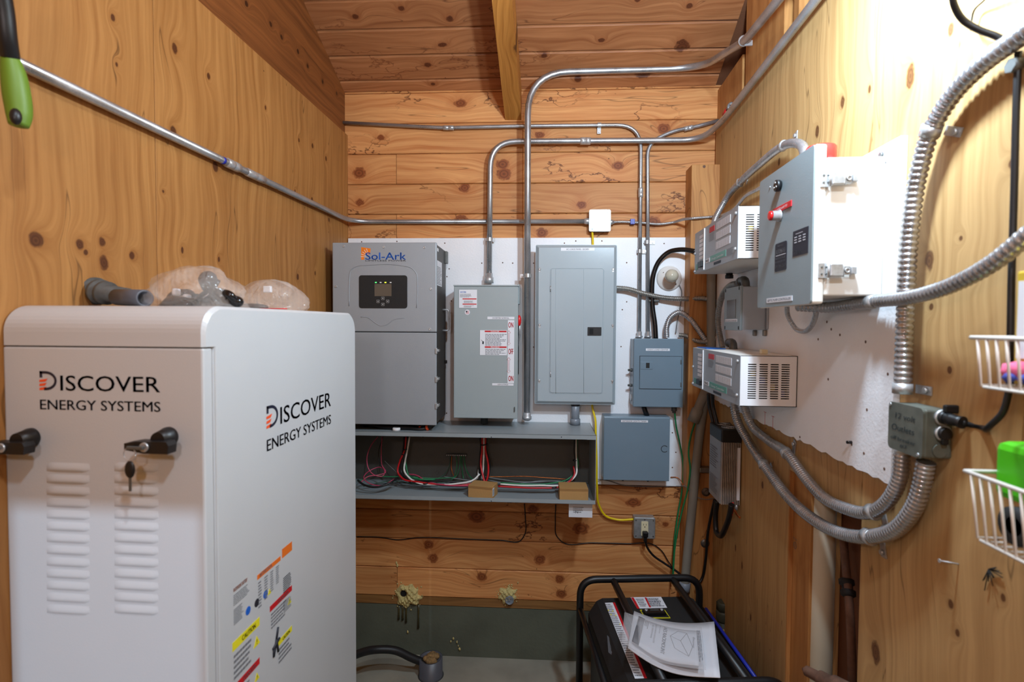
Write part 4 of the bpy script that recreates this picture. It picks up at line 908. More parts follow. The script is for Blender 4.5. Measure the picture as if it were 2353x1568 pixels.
for x in (1432, 1490): p = T_(x, 1107); MB(FB).box((p.x-.004, -O+.01, z0-.008), (p.x+.004, -O+.03, z0-.001)).build('foot_clip', 'black', t)
p = B(1482, 940, .06); tag(MB(FB).tube([(B(1478, 930, .06).x, -.06, LCz0+.001), (B(1482, 940, .06).x, -.06, (LCz0+z1)/2), (B(1487, 950, .06).x, -.06, z1-.002)], .012, 12).build('pipe_nipple', 'black'), 'black nipple joining load center and timer box', 'pipe')

# ============================================================ OPEN WIREWAY
O = .315
xr = B(1370, 1002, O).x; xl = UL+.012; zt = Zt; zb = B(1365, 1160, O).z
t = thing('wireway', 'open-fronted grey metal wireway trough running along the back wall full of wires', 'wireway', ((xl+xr)/2, -.014, zb), FB)
MB(FB).box((xl, -O, zt-.002), (xr, -.014, zt)).box((xl, -O, zt-.020), (xr, -O+.0018, zt)).box((xl, -O, zt-.020), (xr-.04, -O+.016, zt-.0185)).build('top', 'trough_grey', t)
MB(FB).box((xl, -.0155, zb), (xr, -.014, zt-.002)).build('back', 'trough_grey_shaded', t)
MB(FB).box((xl, -O, zb), (xr, -.0155, zb+.0018)).box((xl, -O, zb), (xr, -O+.0018, zb+.018)).build('bottom', 'trough_grey', t)
MB(FB).box((xr-.0018, -O+.001, zb), (xr, -.0155, zt)).build('end_plate', 'trough_grey', t)
MB(FB).box((xl, -O+.001, zb), (xl+.0018, -.0155, zt)).build('end_plate', 'trough_grey', t)
for x, y in ((1005, 1086), (1172, 1088), (1353, 1042)): MB(FB).lathe(B(x, y, .016), (0, -1, 0), [(0, .0085), (.002, .008), (.002, .006), (.0005, .005)], 16).build('knockout', 'trough_grey_shaded', t)
for x in (972, 1129, 1290): MB(FB).lathe(B(x, 1005, O), (0, -1, 0), [(0, .0025), (.0006, .002)], 8).build('screw_hole', 'plug_hole', t)
MB(FB).lathe(B(1129, 1152, O), (0, -1, 0), [(0, .0025), (.0006, .002)], 8).build('screw_hole', 'plug_hole', t)
# ground bar with green and copper tails
tg = thing('ground_bar', 'small ground bar with green and copper tails inside the wireway', 'terminal bar', B(1048, 1045, .02), FB)
a_, b2 = B(1025, 1043, .03), B(1073, 1048, .03); MB(FB).box((a_.x, -.04, a_.z), (b2.x, -.022, b2.z), .001).build('bar', 'cast_metal', tg)
for i in range(10):
    x = a_.x+(b2.x-a_.x)*(i+.5)/10; MB(FB).cyl((x, -.04, (a_.z+b2.z)/2), (x, -.044, (a_.z+b2.z)/2), .003, 6).build('screw', 'steel', tg)
zf = zb+.012
def WR(pts, r, mat, par, nm='wire', n=6):
    P = [B(*p) if len(p) == 3 and p[0] > 100 else Vector(p) for p in pts]
    for p in P: p.z = max(p.z, zb+.002+r*1.02); p.y = min(p.y, -.0175-r)
    return MB(FB).tube(smooth_path(P, n), r, 8).build(nm, mat, par)
for pts, m_ in (([(1035, 1048, .04), (1034, 1065, .045), (1026, 1085, .06), (1010, 1098, .08), (985, 1103, .1)], 'green_dark'), ([(1038, 1048, .04), (1038, 1080, .05), (1046, 1098, .07), (1070, 1104, .09)], 'copper'), ([(1048, 1048, .04), (1050, 1070, .05), (1044, 1095, .07), (1038, 1102, .1)], 'green_wire'),
      ([(1058, 1048, .04), (1056, 1075, .05), (1050, 1092, .07), (1036, 1104, .1)], 'green_wire'), ([(1061, 1048, .04), (1062, 1080, .05), (1065, 1100, .08)], 'green_wire'), ([(1066, 1048, .04), (1070, 1075, .05), (1082, 1098, .08), (1092, 1106, .1)], 'green_wire')):
    WR(pts, .0022, m_, tg)
def bundle(label, wires, ties=()):
    t_ = thing('wire_bundle', label, 'wires', [(B(*wires[0][0][0])).x, -.2, zb+.002], FB)
    for pts, r, m_ in wires: WR(pts, r, m_, t_)
    for (x, y, o_, r_) in ties: MB(FB).lathe(B(x, y, o_), (0.15, 0, -1), [(0, r_), (.004, r_)], 10).build('cable_tie', 'black', t_)
bundle('red, black and white wire bundle dropping at left and sweeping right along the wireway floor', [
    ([(933, 1004, .14), (930, 1035, .14), (919, 1060, .15), (914, 1085, .16), (925, 1100, .18), (960, 1108, .2), (1010, 1114, .2), (1060, 1116, .19), (1095, 1110, .17)], .0046, 'red_wire'),
    ([(937, 1004, .14), (933, 1035, .14), (925, 1062, .15), (922, 1085, .16), (935, 1100, .18), (975, 1106, .19), (1020, 1106, .19), (1070, 1110, .18)], .0046, 'black_wire'),
    ([(941, 1004, .14), (936, 1035, .14), (931, 1060, .15), (929, 1082, .16), (940, 1098, .18), (960, 1110, .2), (1000, 1114, .2), (1050, 1112, .19), (1090, 1102, .17), (1102, 1090, .15)], .0045, 'white_wire'),
    ([(938, 1004, .13), (932, 1040, .13), (933, 1068, .14), (940, 1094, .16), (955, 1100, .18), (1000, 1103, .17)], .0035, 'green_wire'),
    ([(929, 1004, .13), (926, 1040, .13), (918, 1070, .14), (916, 1090, .15), (935, 1104, .17), (980, 1112, .18), (1040, 1117, .2), (1080, 1118, .2)], .0046, 'black_wire'),
    ([(930, 1090, .12), (955, 1092, .14), (980, 1106, .18), (1030, 1116, .22), (1078, 1117, .22)], .003, 'pink_wire')],
    ((931, 1032, .14, .012), (928, 1043, .14, .012), (945, 1106, .19, .013), (978, 1110, .2, .014)))
bundle('thick red, black and white wires hanging at the middle behind the tilted cardboard box', [
    ([(1108, 1004, .14), (1108, 1030, .14), (1105, 1070, .15), (1110, 1095, .17), (1116, 1118, .19)], .0048, 'red_wire'),
    ([(1112, 1004, .14), (1112, 1030, .14), (1111, 1060, .14), (1109, 1090, .13), (1104, 1110, .12)], .0045, 'white_wire'),
    ([(1116, 1004, .14), (1115, 1030, .14), (1122, 1070, .15), (1121, 1095, .16), (1112, 1118, .17)], .0048, 'red_wire'),
    ([(1104, 1004, .13), (1105, 1030, .13), (1102, 1070, .13), (1104, 1100, .14), (1120, 1120, .16)], .0048, 'black_wire'),
    ([(1118, 1004, .12), (1117, 1030, .12), (1126, 1070, .12), (1120, 1100, .14), (1105, 1118, .17)], .0048, 'black_wire'),
    ([(1100, 1080, .12), (1097, 1098, .15), (1080, 1108, .18)], .004, 'white_wire')], ((1112, 1021, .14, .018),))
bundle('wire bundle dropping at the right end of the wireway behind the square carton', [
    ([(1321, 1006, .12), (1320, 1040, .12), (1322, 1070, .13), (1316, 1095, .15), (1290, 1114, .18), (1230, 1120, .2), (1170, 1116, .2), (1140, 1114, .2)], .0046, 'black_wire'),
    ([(1324, 1006, .12), (1324, 1045, .12), (1325, 1068, .13), (1324, 1090, .15), (1300, 1112, .18), (1240, 1116, .2), (1190, 1116, .2), (1150, 1113, .2)], .0045, 'white_wire'),
    ([(1318, 1072, .13), (1320, 1090, .15), (1295, 1116, .19), (1240, 1122, .21), (1180, 1120, .21), (1145, 1118, .21)], .0044, 'red_wire'),
    ([(1327, 1006, .11), (1325, 1040, .11), (1327, 1075, .12), (1310, 1098, .14), (1260, 1112, .17), (1200, 1113, .18), (1150, 1110, .18)], .0035, 'green_wire')],
    ((1321, 1057, .12, .012), (1273, 1119, .2, .014)))
bundle('loose pink and green control wires coiled at the left end of the wireway', [
    ([(868, 1004, .12), (852, 1025, .14), (843, 1055, .16), (848, 1080, .17), (862, 1093, .18), (880, 1094, .17), (884, 1084, .15), (872, 1074, .12), (850, 1082, .14), (836, 1098, .2), (850, 1112, .24), (880, 1116, .24), (905, 1102, .2)], .0024, 'pink_wire'),
    ([(878, 1004, .10), (876, 1040, .11), (878, 1070, .13), (886, 1086, .15), (870, 1092, .17), (845, 1096, .2), (826, 1112, .22)], .0024, 'pink_wire'),
    ([(880, 1004, .08), (870, 1040, .1), (874, 1070, .12), (884, 1082, .13)], .002, 'black_wire'),
    ([(822, 1108, .2), (850, 1094, .18), (890, 1096, .17), (930, 1096, .16), (1000, 1100, .13), (1040, 1098, .12)], .0022, 'green_wire'),
    ([(822, 1104, .24), (835, 1114, .26), (865, 1120, .27), (893, 1112, .25), (915, 1098, .2)], .005, 'black_wire'),
    ([(884, 1060, .1), (905, 1080, .12), (925, 1096, .15), (960, 1104, .16), (1010, 1106, .15)], .0016, 'grey_wire'),
    ([(835, 1118, .2), (900, 1106, .15), (960, 1112, .14), (1030, 1108, .12)], .0022, 'green_dark'),
    ([(850, 1115, .16), (920, 1110, .12), (980, 1115, .12), (1060, 1108, .1)], .002, 'black_wire')])
bundle('thin grey and copper wires lying at the back of the wireway floor', [
    ([(1120, 1096, .07), (1160, 1096, .06), (1200, 1095, .06), (1250, 1098, .06), (1305, 1102, .06)], .0022, 'copper'),
    ([(1115, 1096, .1), (1150, 1102, .12), (1200, 1108, .14), (1280, 1106, .1), (1345, 1112, .08)], .0022, 'grey_wire'),
    ([(1120, 1104, .1), (1180, 1112, .13), (1240, 1106, .1), (1300, 1108, .08), (1350, 1110, .06)], .0022, 'grey_wire'),
    ([(1020, 1096, .08), (1060, 1102, .1), (1110, 1108, .12), (1180, 1112, .14)], .0022, 'grey_wire')])
# two small cartons on the wireway floor
def carton(label, x0_, x1_, ybot, w, d, h_, rot, lab):
    p = B((x0_+x1_)/2, ybot, O-.01); p.z = zb+.0019
    t_ = thing('cardboard_box', label, 'box', (p.x, -O+.02+d/2+(0.02 if rot else 0), zb+.002), FB)
    M = Matrix.Translation(t_.location) @ FB.to_3x3().to_4x4() @ Matrix.Rotation(rot, 4, 'Z'); t_.rotation_euler = M.to_euler(); WM[t_.name] = M
    MB(M).box((-w/2, -d/2, 0), (w/2, d/2, h_-.001), .001).build('carton', 'card', t_)
    MB(M).box((-w/2+.001, -d/2-.0004, h_-.0015), (w/2-.001, d/2, h_), .0004).build('lid_flap', 'card', t_)
    MB(M).box((-w/2, -d/2-.0008, h_-.012), (w/2, -d/2, h_-.001)).build('tuck_edge', 'card_edge', t_)
    if lab:
        l_ = MB(M).box((w/2, -d/2+.006, h_-.045), (w/2+.0006, -d/2+.03, h_-.008)).build('address_label', 'label_white', t_)
        TX(M).lines((w/2+.0007, -d/2+.008, h_-.042), UY, UZ, .02, .028, 6).build('small_print', 'ink', l_)
carton('tilted brown carton with a white side label on the wireway floor', 1072, 1140, 1147, .118, .085, .056, R(-13), True)
carton('square brown carton standing at the right end of the wireway', 1286, 1352, 1152, .132, .10, .056, R(1.5), False)
# instruction card taped under the wireway
a_, b2 = B(1307, 1163, .28), B(1361, 1190, .28)
t = thing('instruction_card', 'white printed card hanging under the right end of the wireway', 'card', (a_.x, -.28, b2.z), FB)
MB(FB).box((a_.x, -.281, b2.z), (b2.x, -.28, zb-.001)).build('card', 'paper', t)
TX(FB).lines((a_.x+.02, -.2813, b2.z+.02), UX, UZ, .05, .03, 4).text('N', (a_.x+.03, -.2813, b2.z+.018), UX, UZ, .014).build('small_print', 'paper_grey', t)
MB(FB).box(((a_.x+b2.x)/2-.02, -.2822, zb-.008), ((a_.x+b2.x)/2+.02, -.2812, zb-.001)).build('tape', 'paper_grey', t)
# ============================================================ LIGHT SOCKET, OUTLET, SMALL WIRES ON THE BACK WALL
p = B(1537, 640, .013); t = thing('lamp_holder', 'round white porcelain lamp holder with an unlit bulb on the white board', 'lamp', p, FB)
MB(FB).lathe((p.x, -.0135, p.z), (0, -1, 0), [(0, .062), (.004, .062), (.014, .056), (.018, .035), (.03, .03)], 36).build('base', 'porcelain', t)
for dx, dz_ in ((-.03, .026), (.03, -.03), (-.012, -.012)): MB(FB).lathe((p.x+dx, -.0275, p.z+dz_), (0, -1, 0), [(0, .0045), (.003, .004)], 10).build('screw', 'rust', t)
pb = B(1546, 633, .12); c0 = Vector((p.x+.006, -.04, p.z+.006)); ax_ = (Vector((pb.x, -.10, pb.z))-c0).normalized()
MB(FB).lathe(c0, ax_, [(0, .014), (.018, .015), (.03, .021), (.045, .0295), (.06, .032), (.075, .030), (.087, .021), (.093, .01), (.095, .001)], 24).build('bulb', 'bulb_glass', t)
MB().tube(smooth_path(c_([(1559, 652, .02), (1566, 668, .018), (1565, 690, .018), (1561, 715, .018), (1556, 740, .018), (1553, 765, .03)])), .0028, 8).build('cord', 'grey_wire', t)
tk = thing('power_cable', 'thick glossy black cable curving from the load center top toward the upper charge controller', 'cable', B(1508, 776, .06), FB)
MB().tube(smooth_path(c_([(1507, 779, .06), (1505, 745, .055), (1500, 710, .045), (1498, 670, .04), (1502, 630, .04), (1516, 598, .045), (1538, 579, .06), (1562, 574, .08), (1600, 578, .12)])), .0115, 14).build('cable', 'black_gloss', tk)
p = B(1500, 692, .03); MB(FB).box((p.x-.024, -.05, p.z-.006), (p.x+.03, -.0135, p.z+.006), .005).build('strap', 'cast_metal', tk)
# outlet box
O = .055
t = thing('outlet_box', 'square metal outlet box with ivory receptacle below the timer box', 'outlet', B(1481, 1240, 0), FB)
a, b_ = B(1457, 1190, O), B(1505.5, 1240, O)
MB(FB).box((a.x+.001, -O+.004, a.z-.001), (b_.x-.001, -.0015, b_.z+.001), .004).build('box', 'box_metal', t)
MB(FB).plate(a.x, a.z, b_.x, b_.z, -O+.004, -O, .008, .003).build('cover', 'box_metal', t)
c = (a+b_)/2; rc_ = MB(FB).plate(c.x-.017, c.z+.036, c.x+.017, c.z-.036, -O, -O-.004, .003).build('receptacle', 'outlet_ivory', t)
m_ = MB(FB)
for dz_ in (.020,):
    m_.box((c.x-.008, -O-.0042, c.z+dz_-.004), (c.x-.006, -O-.0036, c.z+dz_+.005)).box((c.x+.006, -O-.0042, c.z+dz_-.004), (c.x+.008, -O-.0036, c.z+dz_+.005)).lathe((c.x, -O-.0036, c.z+dz_-.011), (0, -1, 0), [(0, .0028), (.0006, .0028)], 10)
m_.build('slots', 'plug_hole', rc_)
for dx, dz_ in ((-.043, .04), (.043, .04), (-.043, -.04), (.043, -.04), (0, .044)): MB(FB).lathe((c.x+dx, -O, c.z+dz_), (0, -1, 0), [(0, .004), (.0012, .0036)], 10).build('screw', 'cast_metal', t)
t = thing('plugged_cable', 'black plug and cord from the ivory receptacle down behind the generator', 'cord', (c.x, -O, c.z-.03), FB)
MB(FB).box((c.x-.013, -O-.03, c.z-.036), (c.x+.013, -O-.005, c.z-.008), .005).box((c.x-.008, -O-.026, c.z-.06), (c.x+.008, -O-.008, c.z-.03), .004).build('plug', 'black', t)
cc1 = FB @ Vector((c.x, -O-.017, c.z-.055))
MB().tube(smooth_path([cc1]+c_([(1487, 1258, .06), (1500, 1276, .05), (1528, 1296, .05), (1560, 1318, .06), (1585, 1345, .08)])), .0055, 10).build('cord', 'black_wire', t)
def cable(label, pts, r, mat, name='wire', cat='wire', group=None, seg=8):
    return tag(MB().tube(smooth_path(pts), r, seg).build(name, mat), label, cat, group)
cable('thin black wire from the wireway down and left along the lower planks', c_([(1205, 1158, .02), (1207, 1190, .008), (1206, 1228, .006), (1196, 1243, .006), (1150, 1242, .006), (1060, 1239, .006), (960, 1236, .006), (910, 1241, .006), (880, 1236, .006), (820, 1234, .006)]), .0026, 'black_wire')
cable('thin black wire from the wireway down and right to behind the outlet box', c_([(1277, 1160, .02), (1276, 1200, .008), (1279, 1232, .006), (1292, 1246, .006), (1360, 1248, .006), (1440, 1250, .006), (1505, 1254, .006), (1520, 1266, .008), (1534, 1288, .01), (1545, 1305, .02)]), .0026, 'black_wire')
cable('green ground wire from the load center down into the corner', c_([(1550, 944, .06), (1553, 975, .05), (1562, 1020, .04), (1569, 1060, .04), (1568, 1120, .04), (1558, 1180, .04), (1550, 1240, .04), (1545, 1330, .05)]), .0040, 'green_wire')
cable('green ground wire bowed out of the slanted grey pipe fitting', c_([(1599, 965, .13), (1588, 1000, .12), (1582, 1040, .12), (1586, 1075, .12), (1581, 1120, .12), (1566, 1180, .11), (1552, 1250, .1), (1546, 1335, .1)]), .0040, 'green_wire')
cable('bare copper wire from the timer box running down with the green wires', c_([(1541, 1097, .02), (1556, 1098, .02), (1566, 1108, .04), (1568, 1150, .05), (1562, 1190, .05), (1556, 1238, .05)]), .0022, 'copper')
cable('thin grey wire sagging below the timer box to the corner post', c_([(1372, 1102, .03), (1392, 1104, .02), (1430, 1115, .018), (1490, 1119, .018), (1560, 1118, .02), (1580, 1122, .115), (1600, 1142, .125), (1628, 1148, .13), (1640, 1145, .13)]), .0024, 'grey_wire')
m_ = MB(FB).lathe(B(1549, 937, .06)+Vector((0, 0, .004)), (0, 0, -1), [(0, .014), (.02, .014), (.022, .009), (.03, .009)], 8); tag(m_.build('cable_connector', 'cast_metal'), 'small cable connector under the load center holding a green wire', 'connector')
# slanted grey plastic pipe in the corner
t = thing('plastic_pipe', 'long weathered grey plastic pipe leaning in the back right corner', 'pipe', B(1572, 1360, .13), FB)
m_ = MB().tube(smooth_path([wB(1634, 600, .135), wB(1634, 700, .135), wB(1633, 800, .135), wB(1624, 880, .135), wB(1606, 1010, .135), wB(1592, 1150, .135), wB(1578, 1290, .135), wB(1573, 1350, .13)]), .0205, 18); m_.build('pipe', 'pvc_old', t)
MB().lathe(wB(1574, 1338, .13), (wB(1570, 1400, .13)-wB(1574, 1338, .13)), [(0, .021), (.002, .026), (.05, .026), (.051, .0205), (.25, .0205)], 18).build('coupling', 'pvc_grey', t)
p = B(1619, 1080, .135); MB(FB).box((p.x-.03, -.15, p.z-.013), (p.x+.045, -.106, p.z+.013), .006).build('clamp', 'washer', t)
t = thing('pipe_fitting', 'short slanted grey pipe with a flared end below the lower charge controller', 'pipe', B(1592, 970, .14), FB)
a, b_ = wB(1622, 896, .155), wB(1592, 970, .15)
MB().lathe(a, b_-a, [(-.03, .021), ((b_-a).length*.6, .021), ((b_-a).length*.62, .027), ((b_-a).length, .027), ((b_-a).length, .022), ((b_-a).length-.02, .022)], 18).build('pipe', 'pvc_old', t)

# ============================================================ SEPTIC PUMP CONTROLLER (right wall)
xn = Q(2028, 690, BO).x; Yn = -xn
od = XR-hy(1866, 500, Yn).x; ob = XR-hy(1896, 500, Yn).x
xf = Q(1743, 560, od).x; zt1, zb1 = Q(1866, 334, od).z, Q(1861, 699, od).z
zt2, zb2 = hy(1896, 361, Yn).z, hy(1892, 680, Yn).z
t = thing('pump_controller', 'large hinged pump controller with grey door and white body, two steel latches on its side', 'electrical box', ((xn+xf)/2, -BO, zb1), FR)
MB(FR).box((xf+.01, -ob+.001, zb2), (xn-.001, -BO-.001, zt2), .004).build('body', 'cream', t)
MB(FR).box((xf, -od+.003, zb1), (xn+.004, -ob, zt1), .006).build('door', 'cream', t)
MB(FR).plate(xf+.001, zb1+.001, xn+.002, zt1-.001, -od+.004, -od, .008).build('door_face', 'septic_grey', t)
D_ = lambda x, y: Q(x, y, od); f = -od
p = D_(1793, 427); k = MB(FR).lathe((p.x, f, p.z), (0, -1, 0), [(0, .013), (.004, .013), (.004, .0155), (.012, .0155), (.013, .012)], 22).build('key_switch', 'black', t)
m_ = MB(FR)
for i in range(3):
    a = R(90+i*120); m_.lathe((p.x+.008*math.cos(a), f-.0125, p.z+.008*math.sin(a)), (0, -1, 0), [(0, .003), (.002, .0025)], 8)
m_.build('pin', 'steel', k)
a, b_ = D_(1777, 489), D_(1820, 474)
lp = MB(FR).box((a.x, f, D_(1800, 477).z-.008), (b_.x, f-.0025, D_(1800, 477).z+.008), .001).build('engraved_sign', 'red_ink', t)
TX(FR).text('HIGH WATER ALARM TEST', (a.x+.012, f-.0026, D_(1800, 477).z-.003), UX, UZ, .006, (b_.x-a.x)*.72).build('lettering', 'white', lp)
p = D_(1793, 496); bt = MB(FR).lathe((p.x, f, p.z), (0, -1, 0), [(0, .016), (.004, .016), (.005, .013), (.022, .013)], 20).build('push_button', 'steel', t)
MB(FR).lathe((p.x, f-.0225, p.z), (0, -1, 0), [(0, .0125), (.006, .012), (.007, .009)], 18).build('button_cap', 'red_plastic', bt)
p = D_(1770, 430); MB(FR).lathe((p.x, f, p.z), (0, -1, 0), [(0, .003), (.002, .002)], 8).build('screw', 'steel', t)
def pl_quad(x0_, y0_, x1_, y1_, z_of, mat, nm, r=.001):
    a, b_ = D_(x0_, y0_), D_(x1_, y1_); return a, b_, MB(FR).plate(a.x, a.z, b_.x, b_.z, f, f-.0008, r).build(nm, mat, t)
a, b_, pl = pl_quad(1823, 533, 1857, 581, 0, 'ink', 'data_plate')
tx = TX(FR); wd = b_.x-a.x; hh = a.z-b_.z
tx.text('Myers', (a.x+wd*.14, f-.0010, b_.z+hh*.1), UX, UZ, hh*.1, wd*.5, bold=.01)
for r_ in range(3):
    for c1 in range(3): tx.lines((a.x+wd*(.12+.28*c1), f-.0010, b_.z+hh*(.5+.1*r_)), UX, UZ, wd*.18, hh*.06, 1, .6, .1)
tx.lines((a.x+wd*.2, f-.0010, b_.z+hh*.84), UX, UZ, wd*.6, hh*.04, 1); tx.build('lettering', 'label_white', pl)
a, b_, pl = pl_quad(1782, 562, 1807.5, 619, 0, 'ink', 'maker_label', .006)
tx = TX(FR); wd = b_.x-a.x; hh = a.z-b_.z; X0 = a.x+wd*.08
for s, y, h_, w_ in (('MANUFACTURED BY', .87, .05, .5), ('AUTOMATED', .62, .16, .84), ('CONTROL SYSTEMS, INC', .42, .06, .84), ('ROCHESTER, NEW YORK', .30, .06, .84), ('845 278-7367', .12, .10, .84)):
    tx.text(s, (a.x+wd*(1-w_)/2, f-.0010, b_.z+hh*y), UX, UZ, hh*h_, wd*w_, bold=.01)
tx.add([(X0, f-.001, b_.z+hh*.55), (X0+wd*.84, f-.001, b_.z+hh*.55), (X0+wd*.84, f-.001, b_.z+hh*.57), (X0, f-.001, b_.z+hh*.57)], [(0, 1, 2, 3)]); tx.build('lettering', 'label_white', pl)
a, b_ = D_(1762, 691), D_(1821, 686); zc_ = (a.z+b_.z)/2
lt = MB(FR).box((a.x, f, zc_-.0065), (b_.x, f-.0008, zc_+.0065)).build('label_tape', 'label_white', t)
TX(FR).text('SEPTIC PUMP CONTROLLER', (a.x+.008, f-.0009, zc_-.003), UX, UZ, .0062, (b_.x-a.x)-.016).build('lettering', 'ink', lt)
# latches on the near side (plane facing the camera)
def lat(pxa, pya, pxb, pyb):
    Yp_ = Yn-.004; a, b_ = hy(pxa, pya, Yp_), hy(pxb, pyb, Yp_)   # a: left top, b: right bottom
    w_ = b_.x-a.x; z1_, z0_ = a.z, b_.z; zc_ = (z0_+z1_)/2
    l_ = MB().box((a.x, Yp_-.003, z0_), (a.x+w_*.22, Yp_, z1_), .001).box((a.x+w_*.26, Yp_-.014, z0_+.003), (a.x+w_*.62, Yp_-.002, z1_-.002), .003).build('latch', 'steel', t)
    MB().cyl((a.x+w_*.24, Yp_-.009, z0_+.001), (a.x+w_*.24, Yp_-.009, z1_-.001), .003, 8).cyl((a.x+w_*.63, Yp_-.009, z0_+.003), (a.x+w_*.63, Yp_-.009, z1_-.003), .0025, 8).build('latch_pin', 'steel', l_)
    MB().box((a.x+w_*.64, Yp_-.006, zc_-.010), (a.x+w_*.86, Yp_-.002, zc_+.010), .001).lathe((a.x+w_*.76, Yp_-.006, zc_), (0, -1, 0), [(0, .006), (.003, .006), (.003, .004), (.001, .003)], 12).box((a.x+w_*.86, Yp_-.010, zc_-.008), (a.x+w_, Yp_+.003, zc_+.008), .001).build('latch_hook', 'steel', l_)
    for dx, dz_ in ((.05, .008), (.05, -.008), (.17, .008), (.17, -.008)): MB().lathe((a.x+w_*dx+.003, Yp_-.003, zc_+dz_), (0, -1, 0), [(0, .0025), (.0012, .002)], 8).build('rivet', 'cast_metal', l_)
lat(1885, 393, 1967, 430); lat(1880, 605, 1963, 640)
p = Q(2031, 356, BO); MB(FR).box((p.x-.02, -BO-.004, p.z-.02), (p.x+.012, -BO-.0005, p.z+.02), .003).build('mounting_ear', 'steel', t)
MB(FR).lathe((p.x-.002, -BO-.004, p.z), (0, -1, 0), [(0, .007), (.004, .006)], 10).build('bolt', 'cast_metal', t)
# red cap / roll standing on top
p0_ = hy(1853, 345, 1.42); p1_ = hy(1920, 345, 1.42); cx_ = (p0_.x+p1_.x)/2; r_ = (p1_.x-p0_.x)/2
zr = hy(1886, 328, 1.42-r_).z
tag(MB().lathe((cx_, 1.42, zt2+.001), UZ, [(0, r_), (zr-zt2-.004, r_), (zr-zt2, r_-.003), (zr-zt2, r_*.45), (zr-zt2-.012, r_*.42)], 36).build('tape_roll', 'red_tape'), 'glossy red roll of tape lying on top of the white pump controller', 'tape')

# ============================================================ TWO CHARGE CONTROLLERS
xl_n = Q(1833, 870, BO).x; Yl = -xl_n; oc_ = XR-hy(1700, 870, Yl).x
def charge(label, xn_, z1_, z0_, upper):
    xf_ = Q(1592, 840, oc_).x; w_ = xn_-xf_
    t = thing('charge_controller', label, 'charge controller', ((xn_+xf_)/2, -BO, z0_), FR)
    # open box: back, top, bottom, far end; slotted near end; face plate
    MB(FR).box((xf_, -BO-.0035, z0_), (xn_, -BO-.0005, z1_)).box((xf_, -oc_+.002, z1_-.002), (xn_, -BO-.001, z1_)).box((xf_, -oc_+.002, z0_), (xn_, -BO-.001, z0_+.002)).box((xf_, -oc_+.002, z0_), (xf_+.002, -BO-.001, z1_)).build('housing', 'cream', t)
    MB(FR).box((xf_, -oc_, z0_), (xn_, -oc_+.002, z1_), .0005).build('face_plate', 'shell_grey', t)
    MB(FR).box((xf_+.02, -oc_+.03, z0_+.01), (xn_-.03, -BO-.02, z1_-.02)).build('dark_interior', 'void', t)  # near-black box painting the shade seen through the slots
    for k in range(4): MB(FR).box((xn_-.029, -BO-.03-k*.03, z0_+.03+.02*k), (xn_-.018, -BO-.045-k*.03, z0_+.05+.02*k), .002).build('component', 'yellow_sticker' if k % 2 else 'cloth_blue', t)
    # slotted side: columns of slots
    ya, yb_ = -oc_+.001, -BO-.001; D = yb_-ya; m_ = MB(FR); n = 16
    cols = [(.135, .285), (.335, .485), (.53, .675), (.72, .865)]; s0, s1 = z0_+(z1_-z0_)*.15, z0_+(z1_-z0_)*.86
    X0, X1 = xn_-.0018, xn_
    m_.box((X0, ya, z0_), (X1, yb_, s0)).box((X0, ya, s1), (X1, yb_, z1_)); e = 0
    for a, b_ in cols+[(1, 1)]: m_.box((X0, ya+D*e, s0), (X1, ya+D*a, s1)); e = b_
    ph = (s1-s0)/n
    for a, b_ in cols:
        for i in range(n): m_.box((X0, ya+D*a, s0+ph*i+ph*.52), (X1, ya+D*b_, s0+ph*(i+1)))
    m_.build('slotted_side', 'white', t)
    f = -oc_; U = lambda u: xf_+w_*u; Zv = lambda v: z0_+(z1_-z0_)*v
    def st_(u0_, v0, u1_, v1, mat, nm, th=.0008, par=t): return MB(FR).box((U(u0_), f, Zv(v0)), (U(u1_), f-th, Zv(v1))).build(nm, mat, par)
    for r_ in range(3):
        v0 = .34+.21*r_+(.02 if upper else .0); wp_ = st_(.56, v0, .86, v0+.155, 'label_white', 'rating_panel')
        m2 = TX(FR)
        for k in range(15): m2.box((U(.57+.0195*k), f-.0009, Zv(v0+.008)), (U(.57+.0195*k)+.0018, f-.0011, Zv(v0+.147)))
        m2.build('panel_lines', 'ink_grey', wp_)
    st_(.40, .80, .52, .92, 'red_ink', 'warning_sticker'); TX(FR).lines((U(.40), f-.0004, Zv(.60)), UX, UZ, w_*.12, (z1_-z0_)*.17, 6).build('small_print', 'ink_grey', t)
    gb = st_(.43, .14, .78, .27, 'label_green', 'green_stripe'); TX(FR).text('Charge Controller', (U(.46), f-.001, Zv(.17)), UX, UZ, .008, w_*.28).build('lettering', 'label_white', gb)
    lb_ = st_(.31, .155, .42, .245, 'label_white', 'maker_mark', .0009); TX(FR).text('TRACE', (U(.32), f-.0012, Zv(.175)), UX, UZ, (z1_-z0_)*.05, w_*.09, bold=.02).build('lettering', 'ink', lb_)
    st_(.52, .045, .68, .10, 'ink', 'serial_plate'); TX(FR).lines((U(.80), f-.0004, Zv(.12)), UX, UZ, w_*.14, (z1_-z0_)*.15, 6).build('small_print', 'ink_grey', t)
    st_(.05, .08, .10, .22, 'label_green', 'green_square')
    for k in range(6): st_(.14, .30+.1*k, .24, .37+.1*k, 'label_white', 'indicator_window')
    MB(FR).box((U(.17), f-.012, Zv(.10)), (U(.26), f, Zv(.24)), .002).build('breaker_switch', 'black', t)
    MB(FR).box((U(.275), f-.004, Zv(.02)), (U(.285), f, Zv(.98)), .001).build('cover_edge', 'white', t)
    for u, v in ((.02, .5), (.02, .06), (.965, .88), (.965, .2)): MB(FR).lathe((U(u), f, Zv(v)), (0, -1, 0), [(0, .0065), (.003, .006), (.006, .003)], 10).build('screw', 'steel', t)
    return t
xu_n = Q(1695.5, 530, oc_).x
